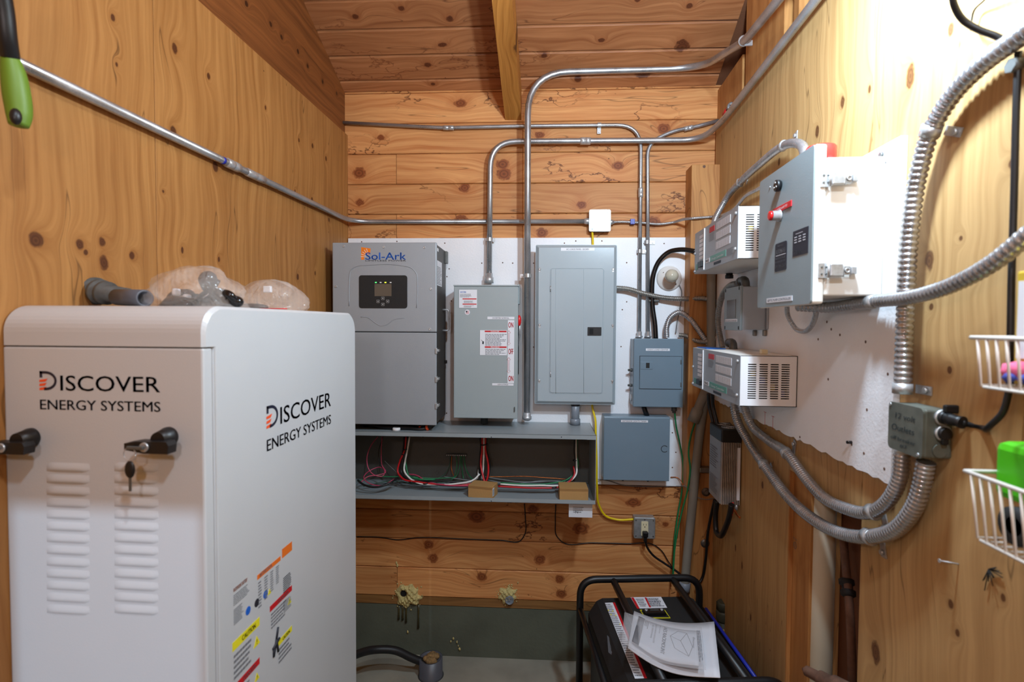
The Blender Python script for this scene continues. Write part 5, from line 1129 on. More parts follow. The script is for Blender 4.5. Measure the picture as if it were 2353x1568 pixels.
tu = charge('upper charge controller with slotted white side, partly behind the pump controller', xu_n, Q(1695, 474, oc_).z, Q(1696, 594, oc_).z, True)
zl1 = Q(1699, 817, oc_).z
tl = charge('lower charge controller with slotted white side and blue folder on top', xl_n, zl1, Q(1699, 934, oc_).z, False)
a = Vector((Q(1592, 840, oc_).x+.02, -oc_+.01, zl1+.001))
tag(MB(FR).box(a, a+Vector((.14, .075, .003)), .001).build('folder', 'blue_folder'), 'small blue folder lying on the lower charge controller', 'folder')
p = Vector((xl_n-.09, -BO-.07, zl1)); tag(MB(FR).box(p+Vector((-.01, -.01, .0005)), p+Vector((.01, .01, .016)), .002).build('wire_nut', 'outlet_ivory'), 'tiny ivory plastic nub on top of the lower charge controller', 'wire nut')
# black cable pair down to the power converter
for i, (dx, lab) in enumerate(((0, 'left black cable of the pair running down into the power converter'), (9, 'right black cable of the pair running down into the power converter'))):
    cable(lab, [wQ(1628+dx, 905, .09), wQ(1630+dx, 935, .08), wQ(1637+dx, 965, .07), wQ(1645+dx, 1000, .06)], .0075, 'black_wire', 'power_cable', 'cable')

# ============================================================ GREY METER BOX + FITTINGS
xm = Q(1764, 720, BO).x; Ym = -xm; om = XR-hy(1701, 710, Ym).x
xmf = Q(1664, 710, om).x; z1_, z0_ = Q(1700, 657, om).z, Q(1700, 760, om).z
t = thing('meter_box', 'small pale grey meter box with dark display between the two charge controllers', 'meter', ((xm+xmf)/2, -BO, z0_), FR)
MB(FR).box((xmf+.004, -om+.008, z0_+.003), (xm, -BO-.006, z1_-.003), .003).build('box', 'shell_grey', t)
MB(FR).box((xmf, -om, z0_), (xm+.001, -om+.009, z1_), .002).build('front_plate', 'septic_grey', t)
MB(FR).box((xmf, -BO-.006, z0_+.005), (xm+.012, -BO-.0005, z1_-.005), .004).build('back_flange', 'shell_grey', t)
a, b_ = Q(1671, 691, om), Q(1690.5, 731, om); MB(FR).box((a.x, -om-.0015, a.z), (b_.x, -om, b_.z)).build('display', 'screen', t)
a, b_ = Q(1667, 734, om), Q(1694, 740, om); MB(FR).box((a.x, -om-.0008, a.z), (b_.x, -om, b_.z)).build('label_tape', 'label_white', t)
TX(FR).text('SOLAR CHARGE', (a.x+.004, -om-.0009, b_.z+.0015), UX, UZ, .005, (b_.x-a.x)-.008).build('lettering', 'ink', t)
for u, v in ((.08, .95), (.92, .95), (.08, .06), (.92, .06)): MB(FR).box((xmf+(xm-xmf)*u-.003, -om-.001, z0_+(z1_-z0_)*v-.006), (xmf+(xm-xmf)*u+.003, -om, z0_+(z1_-z0_)*v+.006)).build('screw_slot', 'plug_hole', t)
def elbow(label, px, py, o_):
    p = Q(px, py, o_); t_ = thing('conduit_elbow', label, 'fitting', p+Vector((0, 0, -.02)), FR)
    MB(FR).tube(smooth_path([p+Vector((-.045, 0, -.002)), p+Vector((-.02, 0, .002)), p+Vector((0, 0, -.004)), p+Vector((.006, 0, -.022)), p+Vector((.006, 0, -.034))], 6), .0155, 12).build('body', 'cast_metal', t_)
    MB(FR).lathe(p+Vector((-.05, 0, -.002)), (1, 0, 0), [(0, .018), (.012, .018), (.013, .0155)], 10).lathe(p+Vector((.006, 0, -.024)), (0, 0, -1), [(0, .0195), (.010, .0195)], 10).build('nut', 'cast_metal', t_)
    return t_
elbow('dark right-angle conduit fitting on top of the grey meter box', 1712, 644, .06); elbow('dark right-angle conduit fitting on top of the lower charge controller', 1684, 788, .06)
p = Q(1676, 618, .06); tag(MB(FR).lathe(p+Vector((0, 0, .03)), (0, 0, -1), [(0, .015), (.03, .015), (.031, .018), (.045, .018), (.046, .0135), (.055, .0135), (.056, .016), (.07, .016)], 14).build('cable_gland', 'black'), 'black ridged gland hanging under the upper charge controller', 'fitting')
for i, x in enumerate((1738, 1761)):
    p = Q(x, 765, BO); tag(MB(FR).box(p+Vector((-.009, -.012, -.012)), p+Vector((.009, -.0005, .010)), .003).build('cable_clip', 'washer'), ('left', 'right')[i]+' one of two little clips under the grey meter box', 'clip')

# ============================================================ POWER CONVERTER
xc = Q(1704, 1090, 0).x; Yc_ = -xc; oc2 = XR-hy(1657, 1090, Yc_).x; xcf = Q(1630, 1070, oc2).x
z1_, z0_ = hy(1680, 1018, Yc_).z, hy(1680, 1161, Yc_).z; zt_ = hy(1680, 988, Yc_).z
t = thing('power_converter', 'finned aluminium power converter with a black fan guard on top', 'power supply', ((xc+xcf)/2, -.002, z0_), FR)
MB(FR).box((xcf, -oc2, z0_), (xc-.012, -oc2+.003, z1_)).build('side_plate', 'shell_grey', t)
MB(FR).box((xcf, -oc2+.003, z0_), (xc-.012, -.002, z1_)).build('case', 'alu', t)
D = oc2-.004
for i in range(11):
    y = -oc2+.003+D*i/11; MB(FR).box((xc-.0125, y, z0_), (xc, y+D/11*.42, z1_)).build('fin', 'alu', t)
MB(FR).box((xcf-.002, -oc2-.002, z1_), (xc+.003, -.001, zt_), .006).build('fan_housing', 'black', t)
m_ = MB(FR)
for cx__ in (xcf+(xc-xcf)*.3, xcf+(xc-xcf)*.74):
    for r_ in (.012, .02, .028):
        c_p = [(cx__+r_*math.cos(a), -oc2/2+r_*math.sin(a), zt_+.002) for a in [i*math.pi/9 for i in range(19)]]; m_.tube(c_p, .0012, 5)
m_.build('fan_guard', 'steel', t)
MB(FR).box((xc-.0005, -.018, z0_+.02), (xc+.001, -.006, z1_-.02)).build('side_label', 'label_white', t)
TX(FR).lines((xcf+.01, -oc2-.0006, z0_+(z1_-z0_)*.5), UX, UZ, (xc-xcf)*.7, (z1_-z0_)*.36, 9).lines((xcf+.01, -oc2-.0006, z0_+.02), UX, UZ, (xc-xcf)*.7, (z1_-z0_)*.3, 12).build('small_print', 'ink_grey', t)
for i in range(2): p = hy(1680+i*12, 1165, Yc_-.004+.02); MB().lathe(p, (0, 0, -1), [(-.01, .007), (.012, .007)], 8).build('terminal', 'steel', t)
cable('black cord hanging from the power converter down behind the generator', [wQ(1642, 1150, .05), wQ(1634, 1185, .05), wQ(1626, 1230, .05), wQ(1621, 1290, .05), wQ(1613, 1330, .06), wQ(1600, 1352, .09)], .0065, 'black_wire', 'power_cable', 'cable', seg=10)
cable('thick black cable making a U below the power converter', [wQ(1648, 1150, .05), wQ(1644, 1190, .05), wQ(1646, 1222, .05), wQ(1655, 1232, .05), wQ(1666, 1215, .05), wQ(1676, 1186, .05), wQ(1681, 1160, .05)], .0115, 'black_wire', 'power_cable', 'cable', seg=12)
cable('short red wire beside the U of black cable under the converter', [wQ(1684, 1155, .04), wQ(1684, 1172, .04), wQ(1681, 1184, .045)], .0045, 'red_wire')
cable('short brown wire end curling out under the converter', [wQ(1688, 1172, .03), wQ(1694, 1184, .03), wQ(1700, 1190, .028)], .004, 'copper')
p = Q(1678, 980, 0); tag(MB(FR).box(p+Vector((-.012, -.004, -.02)), p+Vector((.012, -.0005, .016)), .001).lathe(p+Vector((0, -.004, 0)), (0, -1, 0), [(0, .006), (.004, .005)], 8).build('bracket', 'washer'), 'little metal bracket on the plywood above the converter', 'bracket')

# ============================================================ 12 VOLT OUTLET BOX
xo = Q(2192, 1000, .0).x; Yo = -xo; oo = XR-hy(2120, 1000, Yo).x; xof = Q(2041, 980, oo).x
z1_, z0_ = Q(2122, 940, oo).z, Q(2119, 1057, oo).z
t = thing('outlet_box', 'grey metal box with handwriting 12 volt outlets and two round sockets', 'outlet', ((xo+xof)/2, -.002, z0_), FR)
MB(FR).box((xof+.002, -oo+.004, z0_+.002), (xo-.001, -.0015, z1_-.002), .004).build('box', 'outlet_box_grey', t)
MB(FR).plate(xof, z0_, xo, z1_, -oo+.004, -oo, .010).build('cover', 'outlet_box_grey', t)
tx = TX(FR); wd, hh = xo-xof, z1_-z0_
for s, v, h_, u, w_ in (('12 volt', .68, .12, .22, .58), ('Outlets', .42, .13, .12, .66), ('off breaker', .22, .08, .10, .72), ('#3', .10, .07, .38, .2)):
    tx.text(s, (xof+wd*u, -oo-.0004, z0_+hh*v), UX, (0, 0, 1), hh*h_, wd*w_, bold=-.015, shear=.1)
tx.build('handwriting', 'marker', t)
for u, v in ((.06, .94), (.9, .07)): MB(FR).lathe((xof+wd*u, -oo, z0_+hh*v), (0, -1, 0), [(0, .004), (.002, .003)], 10).build('screw', 'steel', t)
def sock(px, py, open_=False):
    p = hy(px, py, Yo); s_ = MB().lathe(p, (0, -1, 0), [(-.002, .0155), (.003, .0155), (.0035, .0125)], 22).build('socket_ring', 'steel', t)
    MB().lathe(p+Vector((0, -.0035, 0)), (0, -1, 0), [(0, .0125), (.004, .0122), (.006, .010)], 20).build('socket_cap', 'black', s_); return p
s1 = sock(2166, 960); s2 = sock(2167, 996)
MB().box(s2+Vector((-.006, -.008, -.022)), s2+Vector((.006, -.002, -.010)), .002).build('cap_tab', 'black', t)
MB().box(s1+Vector((-.004, -.012, .010)), s1+Vector((.022, -.003, .026)), .003).build('lifted_cap', 'black', t)
p = hy(2160, 1037, Yo); MB().lathe(p, (0, -1, 0), [(0, .014), (.001, .0135)], 20).build('knockout', 'outlet_box_grey', t)
t = thing('plug_and_cord', 'black plug in the 12 volt box with its cord rising at the right edge', 'cord', s1, FW)
e1 = hy(2205, 970, Yo-.03); e2 = hy(2228, 977, Yo-.03)
MB().lathe(s1+Vector((0, -.008, 0)), (e1-s1), [(0, .011), (.012, .0115), ((e1-s1).length*.7, .010), ((e1-s1).length, .012)], 16).lathe(e1, e2-e1, [(0, .009), ((e2-e1).length, .004)], 14).build('plug', 'black', t)
MB().tube(smooth_path([e1.lerp(e2, .6), hy(2245, 980, Yo-.05)]+q([(2278, 976, .03), (2303, 950, .025), (2316, 910, .02), (2321, 800, .02), (2324, 650, .02), (2330, 450, .02), (2335, 250, .02), (2340, 120, .02)])), .0052, 12).build('cord', 'black_wire', t)
MB(FR).lathe(Q(2338, 150, .02), (0, -1, 0), [(-.004, .012), (.012, .012)], 6).build('cord_clip', 'cast_metal', t)
cable('black cord drooping from above at the top right of the plywood', [hx(2186, -30, XR-.10), hx(2192, 10, XR-.09), hx(2212, 45, XR-.07), hx(2248, 68, XR-.05), hx(2290, 84, XR-.03), hx(2330, 110, XR-.02)], .0055, 'black_wire', 'black_cable', 'cable', seg=10)
cable('thin dark wire crossing behind the black lamp cord', [hx(2290, -40, XR-.04), hx(2262, 0, XR-.02), hx(2236, 30, XR-.012), hx(2232, 50, XR-.012), hx(2240, 66, XR-.05)], .0018, 'black_wire')

# nail and dark bristles on the lower plywood
p = Q(2203, 1297, 0); tag(MB(FR).cyl(p, p+Vector((-.012, -.026, 0)), .0016, 8).lathe(p+Vector((-.012, -.026, 0)), (0, -1, 0), [(0, .004), (.001, .004)], 10).build('nail', 'steel'), 'bent nail sticking out of the lower right plywood', 'nail')
random.seed(9); m_ = MB(FR); c = Q(2272, 1308, .004)
for i in range(15):
    a = R(-100+random.uniform(-1, 1)*90+(60 if i % 3 else 0)); L_ = random.uniform(.015, .045); m_.tube([c, c+Vector((math.cos(a)*L_, random.uniform(-.004, .002), math.sin(a)*L_))], .0008, 5)
tag(m_.build('bristle_tuft', 'black_matte'), 'dark star-shaped tuft of bristles on the lower right plywood', 'bristles')

# ============================================================ WIRE BASKETS
def basket(label, px, py, depth, drop, inx, dz_near=0):
    Xo = XR-.13; c = hx(px, py, Xo); t = thing('wire_basket', label, 'basket', (Xo+.06, c.y-.16, c.z-drop), FW); L_ = .34
    zr_ = c.z; m_ = MB().tube([(XR-.004, c.y, zr_), (Xo, c.y, zr_), (Xo, c.y-L_, zr_), (XR-.004, c.y-L_, zr_), (XR-.004, c.y, zr_)], .0034, 8, caps=False); m_.build('rim', 'basket_wire', t)
    for i in range(19):
        y = c.y-.012-i*.0172; yb_ = c.y-.016-i*.0169
        MB().tube([(Xo, y, zr_), (Xo+inx, yb_, zr_-drop), (XR-.02, yb_, zr_-drop), (XR-.006, y, zr_)], .0022, 6).build('wire', 'basket_wire', t)
    MB().tube([(Xo+inx, c.y-.022, zr_-drop-.002), (Xo+inx, c.y-L_+.022, zr_-drop-.002)], .0026, 6).tube([(XR-.02, c.y-.022, zr_-drop-.002), (XR-.02, c.y-L_+.022, zr_-drop-.002)], .0026, 6).build('bottom_rail', 'basket_wire', t)
    return Xo, c
Xo, c1b = basket('upper white wire basket on the right wall holding a pink and blue cloth', 2232, 776, .3, .072, .004)
random.seed(21)
m_ = MB()
for i in range(11): m_.ball((Xo+.034+random.uniform(0, .05), c1b.y-.034-i*.022, c1b.z-.052+random.uniform(0, .006)), .019, 10, 7, (1.2, 1, .75), .1)
tc = m_.build('folded_cloth', 'cloth_pink'); tag(tc, 'crumpled pink cloth with blue patches inside the upper wire basket', 'cloth'); 
m_ = MB()
for i in range(8): m_.ball((Xo+.020+random.uniform(0, .012), c1b.y-.040-i*.024, c1b.z-.058), .010, 9, 6, (.7, 1, .7), .12)
WM[tc.name] = Matrix.Translation(tc.location); m_.build('blue_patch', 'cloth_blue', tc)
y = hx(2350, 700, Xo+.06).y
tp = thing('package', 'yellow-edged white package standing in the upper basket at the right edge', 'package', (Xo+.07, y-.05, c1b.z-.07), FW)
MB().box((Xo+.05, y-.10, c1b.z-.068), (Xo+.085, y, c1b.z+.10), .003).build('carton', 'yellow_sticker', tp); MB().box((Xo+.049, y-.09, c1b.z-.03), (Xo+.0505, y-.005, c1b.z+.085)).box((Xo+.052, y-.1008, c1b.z-.03), (Xo+.083, y-.0995, c1b.z+.085)).build('front_label', 'label_white', tp)
Xo, c2b = basket('lower white wire basket on the right wall holding a green sponge and a dark roll', 2218, 1083, .3, .098, .009)
y = hx(2302, 1080, Xo+.05).y
random.seed(4)
m_ = MB()
m_.box((Xo+.035, y-.13, c2b.z-.035), (Xo+.10, y-.002, c2b.z+.052), .012)
tag(m_.build('sponge', 'green_plastic'), 'bright green block standing in the lower wire basket', 'sponge')
m_ = MB().lathe((Xo+.03, c2b.y-.052, c2b.z-.066), (1, 0, 0), [(0, .014), (0, .028), (.05, .028), (.05, .014), (.0, .014)], 24)
tag(m_.build('tape_roll', 'black_matte'), 'dark roll of tape lying in the lower wire basket under the green block', 'tape')
m_ = MB().lathe((Xo+.03, c2b.y-.112, c2b.z-.066), (1, 0, 0), [(0, .014), (0, .028), (.05, .028), (.05, .014), (.0, .014)], 24)
tag(m_.build('tape_roll', 'black_matte'), 'second dark roll further right in the lower wire basket', 'tape')
# ============================================================ GENERATOR
ZG = .62
P1, P2 = hz(1410, 1332, ZG), hz(1530, 1568, ZG); P3, P4 = hz(1545, 1327, ZG), hz(1720, 1568, ZG)
dv = ((P1-P2).normalized()+(P3-P4).normalized()).normalized(); gr = math.atan2(-dv.x, dv.y)
PL, PR = hz(1345, 1332, ZG), hz(1614, 1326, ZG); gc = (PL+PR)/2
FG = Matrix.Translation((gc.x, gc.y, 0)) @ Matrix.Rotation(gr, 4, 'Z')
def G(px, py, z): return FG.inverted() @ hz(px, py, z)
hwL, hwR = G(1338, 1345, ZG).x, G(1618, 1340, ZG).x; y0g = G(1480, 1330, ZG).y; LN = .68
t = thing('generator', 'black portable generator with tube frame and blue side trim on the floor', 'generator', (0, y0g-LN/2, 0), FG)
tr = .0155
def hoop(y): return bends([(hwL, y, .0), (hwL, y, ZG), (hwR, y, ZG), (hwR, y, .0)], .075, 8)
MB(FG).tube(hoop(y0g), tr, 14).build('frame_hoop', 'black', t); MB(FG).tube(hoop(y0g-LN), tr, 14).build('frame_hoop', 'black', t)
b1, b2 = G(1410, 1334, ZG).x, G(1545, 1329, ZG).x
MB(FG).cyl((b1, y0g, ZG-.004), (b1, y0g-LN, ZG-.004), .0145, 14).build('top_rail', 'black', t); MB(FG).cyl((b2, y0g, ZG-.004), (b2, y0g-LN, ZG-.004), .0145, 14).build('top_rail', 'black', t)
for x in (hwL, hwR):
    MB(FG).cyl((x, y0g, ZG-.13), (x, y0g-LN, ZG-.13), .012, 12).build('side_rail', 'black', t); MB(FG).cyl((x, y0g, .06), (x, y0g-LN, .06), .014, 12).build('base_rail', 'black', t)
# cover (fuel tank housing) with chamfered edges
zt_ = ZG-.045; c0x, c1x = hwL+.022, hwR-.022; ya, yb_ = y0g-.045, y0g-LN+.05
P = [(c0x, zt_-.16), (c0x, zt_-.065), (c0x+.035, zt_-.012), (c0x+.06, zt_), (c1x-.06, zt_), (c1x-.035, zt_-.012), (c1x, zt_-.065), (c1x, zt_-.16)]
n = len(P); V = []
for (y, s, dz_) in ((ya, .93, -.03), (ya-.03, 1, 0), (yb_+.03, 1, 0), (yb_, .93, -.03)):
    for (x, z) in P: V.append(((x-(c0x+c1x)/2)*s+(c0x+c1x)/2, y, z+(dz_ if z > zt_-.1 else 0)))
F = [tuple(range(n)), tuple(range(4*n-1, 3*n-1, -1))]+[(k*n+i, k*n+(i+1) % n, (k+1)*n+(i+1) % n, (k+1)*n+i) for k in range(3) for i in range(n)]
MB(FG).add(V, F).build('cover', 'black_matte', t)
MB(FG).box((hwL+.03, y0g-LN+.06, .09), (hwR-.03, y0g-.08, zt_-.16), .02).build('engine_body', 'black', t)
g1, g2 = G(1622, 1400, zt_-.06), G(1748, 1575, zt_-.06)
MB(FG).tube([g1, g2], .007, 8).build('blue_trim', 'blue_plastic', t)
g1, g2 = G(1600, 1397, zt_-.02), G(1697, 1537, zt_-.02)
MB(FG).tube([g1, g2], .0028, 6).build('white_stripe', 'label_white', t)
# stickers on the cover
zs_ = zt_+.0006
def gst(pts, mat, nm, z=zs_, th=.0006, par=t):
    V = [G(x, y, z) for x, y in pts]; return MB(FG).hexa([Vector((v.x, v.y, z-th)) for v in V]+[Vector((v.x, v.y, z)) for v in V]).build(nm, mat, par)
def gl(a, b_, c, d, nL, mat='ink', par=None, z=zs_+.0004):
    """print lines inside the quad a b c d (a lower-left, b lower-right, c upper-right, d upper-left)"""
    A, Bq, C_, Dq = [G(*p, z) for p in (a, b_, c, d)]; m_ = TX(FG)
    for i in range(nL):
        v = (i+.3)/nL; dv_ = .5/nL; e = 1-random.random()*.3; u0_ = 0
        while u0_ < e:
            u1_ = min(e, u0_+random.uniform(.05, .2)); f_ = lambda u, v: (A.lerp(Bq, u)).lerp(Dq.lerp(C_, u), v)
            m_.add([f_(u0_, v), f_(u1_, v), f_(u1_, v+dv_), f_(u0_, v+dv_)], [(0, 1, 2, 3)]); u0_ = u1_+.03
    return m_.build('small_print', mat, par)
s_ = gst([(1464, 1399), (1533, 1397), (1519, 1372), (1449, 1373)], 'label_white', 'warning_sticker')
gst([(1464, 1399), (1470, 1399), (1456, 1373.5), (1450, 1373.5)], 'red_ink', 'red_bar', zs_+.0005, par=s_); gst([(1492, 1396), (1496, 1396), (1485, 1373.5), (1481, 1373.5)], 'red_ink', 'red_bar', zs_+.0005, par=s_)
gl((1496, 1395), (1529, 1394), (1517, 1375), (1486, 1375), 9, 'ink', s_, zs_+.0008); gl((1472, 1395), (1490, 1395), (1479, 1376), (1460, 1376), 5, 'ink_grey', s_, zs_+.0008)
# long sticker down the left chamfer
zc2 = zt_+.0012
def strip(ptsA, mat, nm, z, par=t): return gst(ptsA, mat, nm, z, par=par)
s_ = strip([(1459, 1560), (1486, 1559), (1409, 1385), (1390, 1386)], 'label_white', 'hazard_sticker', zc2)
strip([(1480, 1559), (1487, 1559), (1413, 1385), (1408, 1385)], 'red_ink', 'red_bar', zc2+.0005, s_)
gl((1460, 1556), (1479, 1556), (1406, 1388), (1391, 1388), 34, 'ink_grey', s_, zc2+.0006)
for x, y in ((1398, 1402), (1408, 1404), (1404, 1412), (1415, 1414), (1425, 1434)): gst([(x-1.5, y+2), (x+1.5, y+2), (x+.5, y-1), (x-.5, y-1)], 'label_yellow', 'warning_triangle', zc2+.0010, par=s_)
# tank gauge with yellow outline
ym = [(1475, 1403), (1471, 1403), (1483, 1421), (1540, 1421), (1527, 1403), (1518, 1402)]
MB(FG).tube([G(x, y, zs_+.001) for x, y in ym], .0022, 6).build('yellow_outline', 'label_yellow', t)
g1, g2 = G(1483, 1417, zs_), G(1525, 1404, zs_)
gg = MB(FG).box((g1.x, g1.y, zs_-.002), (g2.x, g2.y, zs_+.012), .006).build('fuel_gauge', 'black_gloss', t)
for x in (.12, .85): MB(FG).lathe((g1.x+(g2.x-g1.x)*x, (g1.y+g2.y)/2+.004, zs_+.012), UZ, [(0, .007), (.003, .006)], 12).build('screw', 'steel', gg)
MB(FG).box((g1.x+(g2.x-g1.x)*.3, (g1.y+g2.y)/2, zs_+.0122), (g1.x+(g2.x-g1.x)*.7, (g1.y+g2.y)/2+.006, zs_+.0132)).build('gauge_window', 'cast_metal', gg)
# grille block printed on the left of the cover
gl((1398, 1500), (1408, 1508), (1400, 1465), (1395, 1460), 18, 'ink_grey', t, zs_)
# ---------------- papers
Zp_ = .665
C00, C10, C11, C01 = [hz(x, y, Zp_) for x, y in ((1443, 1491), (1655, 1562), (1641, 1429), (1457, 1404))]
def sheetf(C00, C10, C11, C01, sag=.030, lift=0):
    def f_(s, u):
        p = (C00.lerp(C10, s)).lerp(C01.lerp(C11, s), u); p = p.copy(); p.z += lift-sag*math.sin(math.pi*min(1, max(0, s)))-.004*math.sin(5*s+2*u); return p
    return f_
def sheet(fn, s0, u0_, s1, u1_, th, name, mat, par=None, n=14, k=6):
    V = []; F = []
    for z_ in (0, th):
        for i in range(n+1):
            for j in range(k+1):
                p = fn(s0+(s1-s0)*i/n, u0_+(u1_-u0_)*j/k); V.append(p+Vector((0, 0, z_)))
    o = (n+1)*(k+1); I_ = lambda i, j, a: a*o+i*(k+1)+j
    for i in range(n):
        for j in range(k): F.append((I_(i, j, 1), I_(i+1, j, 1), I_(i+1, j+1, 1), I_(i, j+1, 1))); F.append((I_(i, j, 0), I_(i, j+1, 0), I_(i+1, j+1, 0), I_(i+1, j, 0)))
    for i in range(n): F += [(I_(i, 0, 0), I_(i+1, 0, 0), I_(i+1, 0, 1), I_(i, 0, 1)), (I_(i, k, 1), I_(i+1, k, 1), I_(i+1, k, 0), I_(i, k, 0))]
    for j in range(k): F += [(I_(0, j, 1), I_(0, j+1, 1), I_(0, j+1, 0), I_(0, j, 0)), (I_(n, j, 0), I_(n, j+1, 0), I_(n, j+1, 1), I_(n, j, 1))]
    return MB().add(V, F, True).build(name, mat, par)
f1 = sheetf(C00, C10, C11, C01)
tp = thing('booklet', 'stack of white printed sheets lying sagging across the generator rails', 'papers', (C00+C11)/2-Vector((0, 0, .04)), FW)
sheet(f1, 0, 0, 1, 1, .003, 'sheets', 'paper', tp)
D00, D10, D11, D01 = [hz(x, y, Zp_+.006) for x, y in ((1455, 1478), (1606, 1538), (1607, 1453), (1470, 1420))]
f2 = sheetf(D00, D10, D11, D01, .020, .004)
tb = thing('manual_in_sleeve', 'rackmount battery manual in a clear sleeve on top of the white sheets', 'manual', (D00+D11)/2-Vector((0, 0, .03)), FW)
sheet(f2, 0, 0, 1, 1, .003, 'manual', 'paper', tb)
def onsheet(fn, build, nm, mat, par, lift=.0036):
    """build(tx) draws in (s,u) unit space as (x=s, y=u); then it is laid on the sheet"""
    tx = TX(); build(tx); tx.v = [fn(v.x, v.y)+Vector((0, 0, lift+v.z)) for v in tx.v]; return tx.build(nm, mat, par)
TV = (0, -1, 0); TS = (1, 0, 0)     # text runs towards the camera, tops to the right
def b1_(tx):
    tx.text('AES RACKMOUNT', (.42, .96, 0), TV, TS, .062, .82, th=0, bold=.05)
onsheet(f2, b1_, 'title_lettering', 'ink', tb)
def b2_(tx):
    tx.text('AES RACKMOUNT INSTALLATION', (.28, .97, 0), TV, TS, .028, .62, th=0); tx.text('AND OPERATION MANUAL', (.23, .92, 0), TV, TS, .028, .46, th=0)
    tx.text('discover', (.90, .78, 0), TV, TS, .035, .34, th=0, bold=.02); tx.text('High Voltage Storage', (.355, .97, 0), TV, TS, .018, .26, th=0)
    tx.lines((.10, .95, 0), TV, TS, .25, .07, 3, th=0)
    for a, b_ in (((.54, .72), (.63, .38)), ((.54, .72), (.66, .92)), ((.66, .92), (.80, .88)), ((.80, .88), (.71, .62)), ((.54, .72), (.71, .62)), ((.71, .62), (.85, .20)), ((.63, .38), (.85, .20)), ((.80, .88), (.90, .48)), ((.90, .48), (.85, .20))):
        a, b_ = Vector((*a, 0)), Vector((*b_, 0)); d = (b_-a).normalized(); nn = Vector((-d.y, d.x, 0))*.004; tx.add([a-nn, b_-nn, b_+nn, a+nn], [(0, 1, 2, 3)])
onsheet(f2, b2_, 'print', 'ink', tb)
sheet(f2, -.02, -.01, .09, 1.01, .0034, 'dark_band', 'paper_grey', tb, 4, 4)
E00, E10, E11, E01 = [hz(x, y, Zp_+.010) for x, y in ((1428, 1484), (1622, 1552), (1612, 1448), (1435, 1412))]
f3 = sheetf(E00, E10, E11, E01, .020, .012)
sheet(f3, 0, 0, 1, 1, .0008, 'clear_sleeve', 'clear_sleeve', tb)
onsheet(f3, lambda tx: tx.lines((.93, .9, 0), TV, TS, .8, .05, 3, th=0), 'sleeve_print', 'ink_grey', tb, .0012)
# green capped pipe behind the generator
p = hz(1662, 1388, .48); t = thing('capped_pipe', 'dull green pipe with hexagonal cap and yellow tag behind the generator', 'pipe', (p.x, p.y, 0), FW)
MB().cyl((p.x, p.y, 0), (p.x, p.y, .45), .025, 20).build('pipe', 'tank_green', t)
MB().lathe((p.x, p.y, .40), UZ, [(0, .026), (.01, .031), (.04, .031), (.05, .028)], 20).build('collar', 'tank_green', t); MB().lathe((p.x, p.y, .45), UZ, [(0, .030), (.035, .030), (.04, .026)], 6).build('cap', 'tank_green', t)
MB().lathe((p.x, p.y, .33), UZ, [(0, .0256), (.045, .0256)], 20).build('tag', 'yellow_sticker', t)

# ============================================================ BATTERY CABINET, front left
Yc = .93; cxl, cxr = hy(8, 1000, Yc).x, hy(471, 1000, Yc).x; yf = hx(818, 1000, cxr).y; ztc = hy(500, 704, Yc+.05).z; rr_ = .052
t = thing('battery_cabinet', 'big white battery cabinet with rounded top, two keyed handles and louvers, front left', 'cabinet', ((cxl+cxr)/2, (Yc+yf)/2, 0), FW)
zsm = hy(240, 796, Yc).z
top = []
for a in range(0, 91, 9): top.append((Yc+rr_-rr_*math.cos(R(a)), ztc-rr_+rr_*math.sin(R(a))))
for a in range(90, -1, -9): top.append((yf-rr_+rr_*math.cos(R(a)), ztc-rr_+rr_*math.sin(R(a))))
top += [(yf, .08), (Yc+.03, .08), (Yc+.03, zsm), (Yc, zsm)]
m_ = MB(); n = len(top); bv = .006
V = []
for x, s in ((cxl, bv), (cxl+bv, 0), (cxr-bv, 0), (cxr, bv)):
    for (y, z) in top:
        cy, cz = (Yc+yf)/2, (ztc)/2
        V.append((x, y+(s if y < cy else -s), z-(s if z > ztc-.3 and z > zsm+.001 else 0)))
F = [tuple(range(n)), tuple(range(4*n-1, 3*n-1, -1))]+[(k*n+i, k*n+(i+1) % n, (k+1)*n+(i+1) % n, (k+1)*n+i) for k in range(3) for i in range(n)]
m_.add(V, F, False); body = m_.build('shell', 'cabinet_white', t)
MB().box((cxl+.03, Yc+.05, 0), (cxr-.03, yf-.05, .08)).build('plinth', 'black', t)
MB().box((cxl+.0015, Yc+.001, .085), (cxr-.003, Yc+.029, zsm-.0022), .004).build('door', 'cabinet_white', t)
MB().box((cxr-.0006, Yc+.030, .09), (cxr+.0003, Yc+.0315, zsm), 0).build('side_seam', 'cabinet_edge', t)
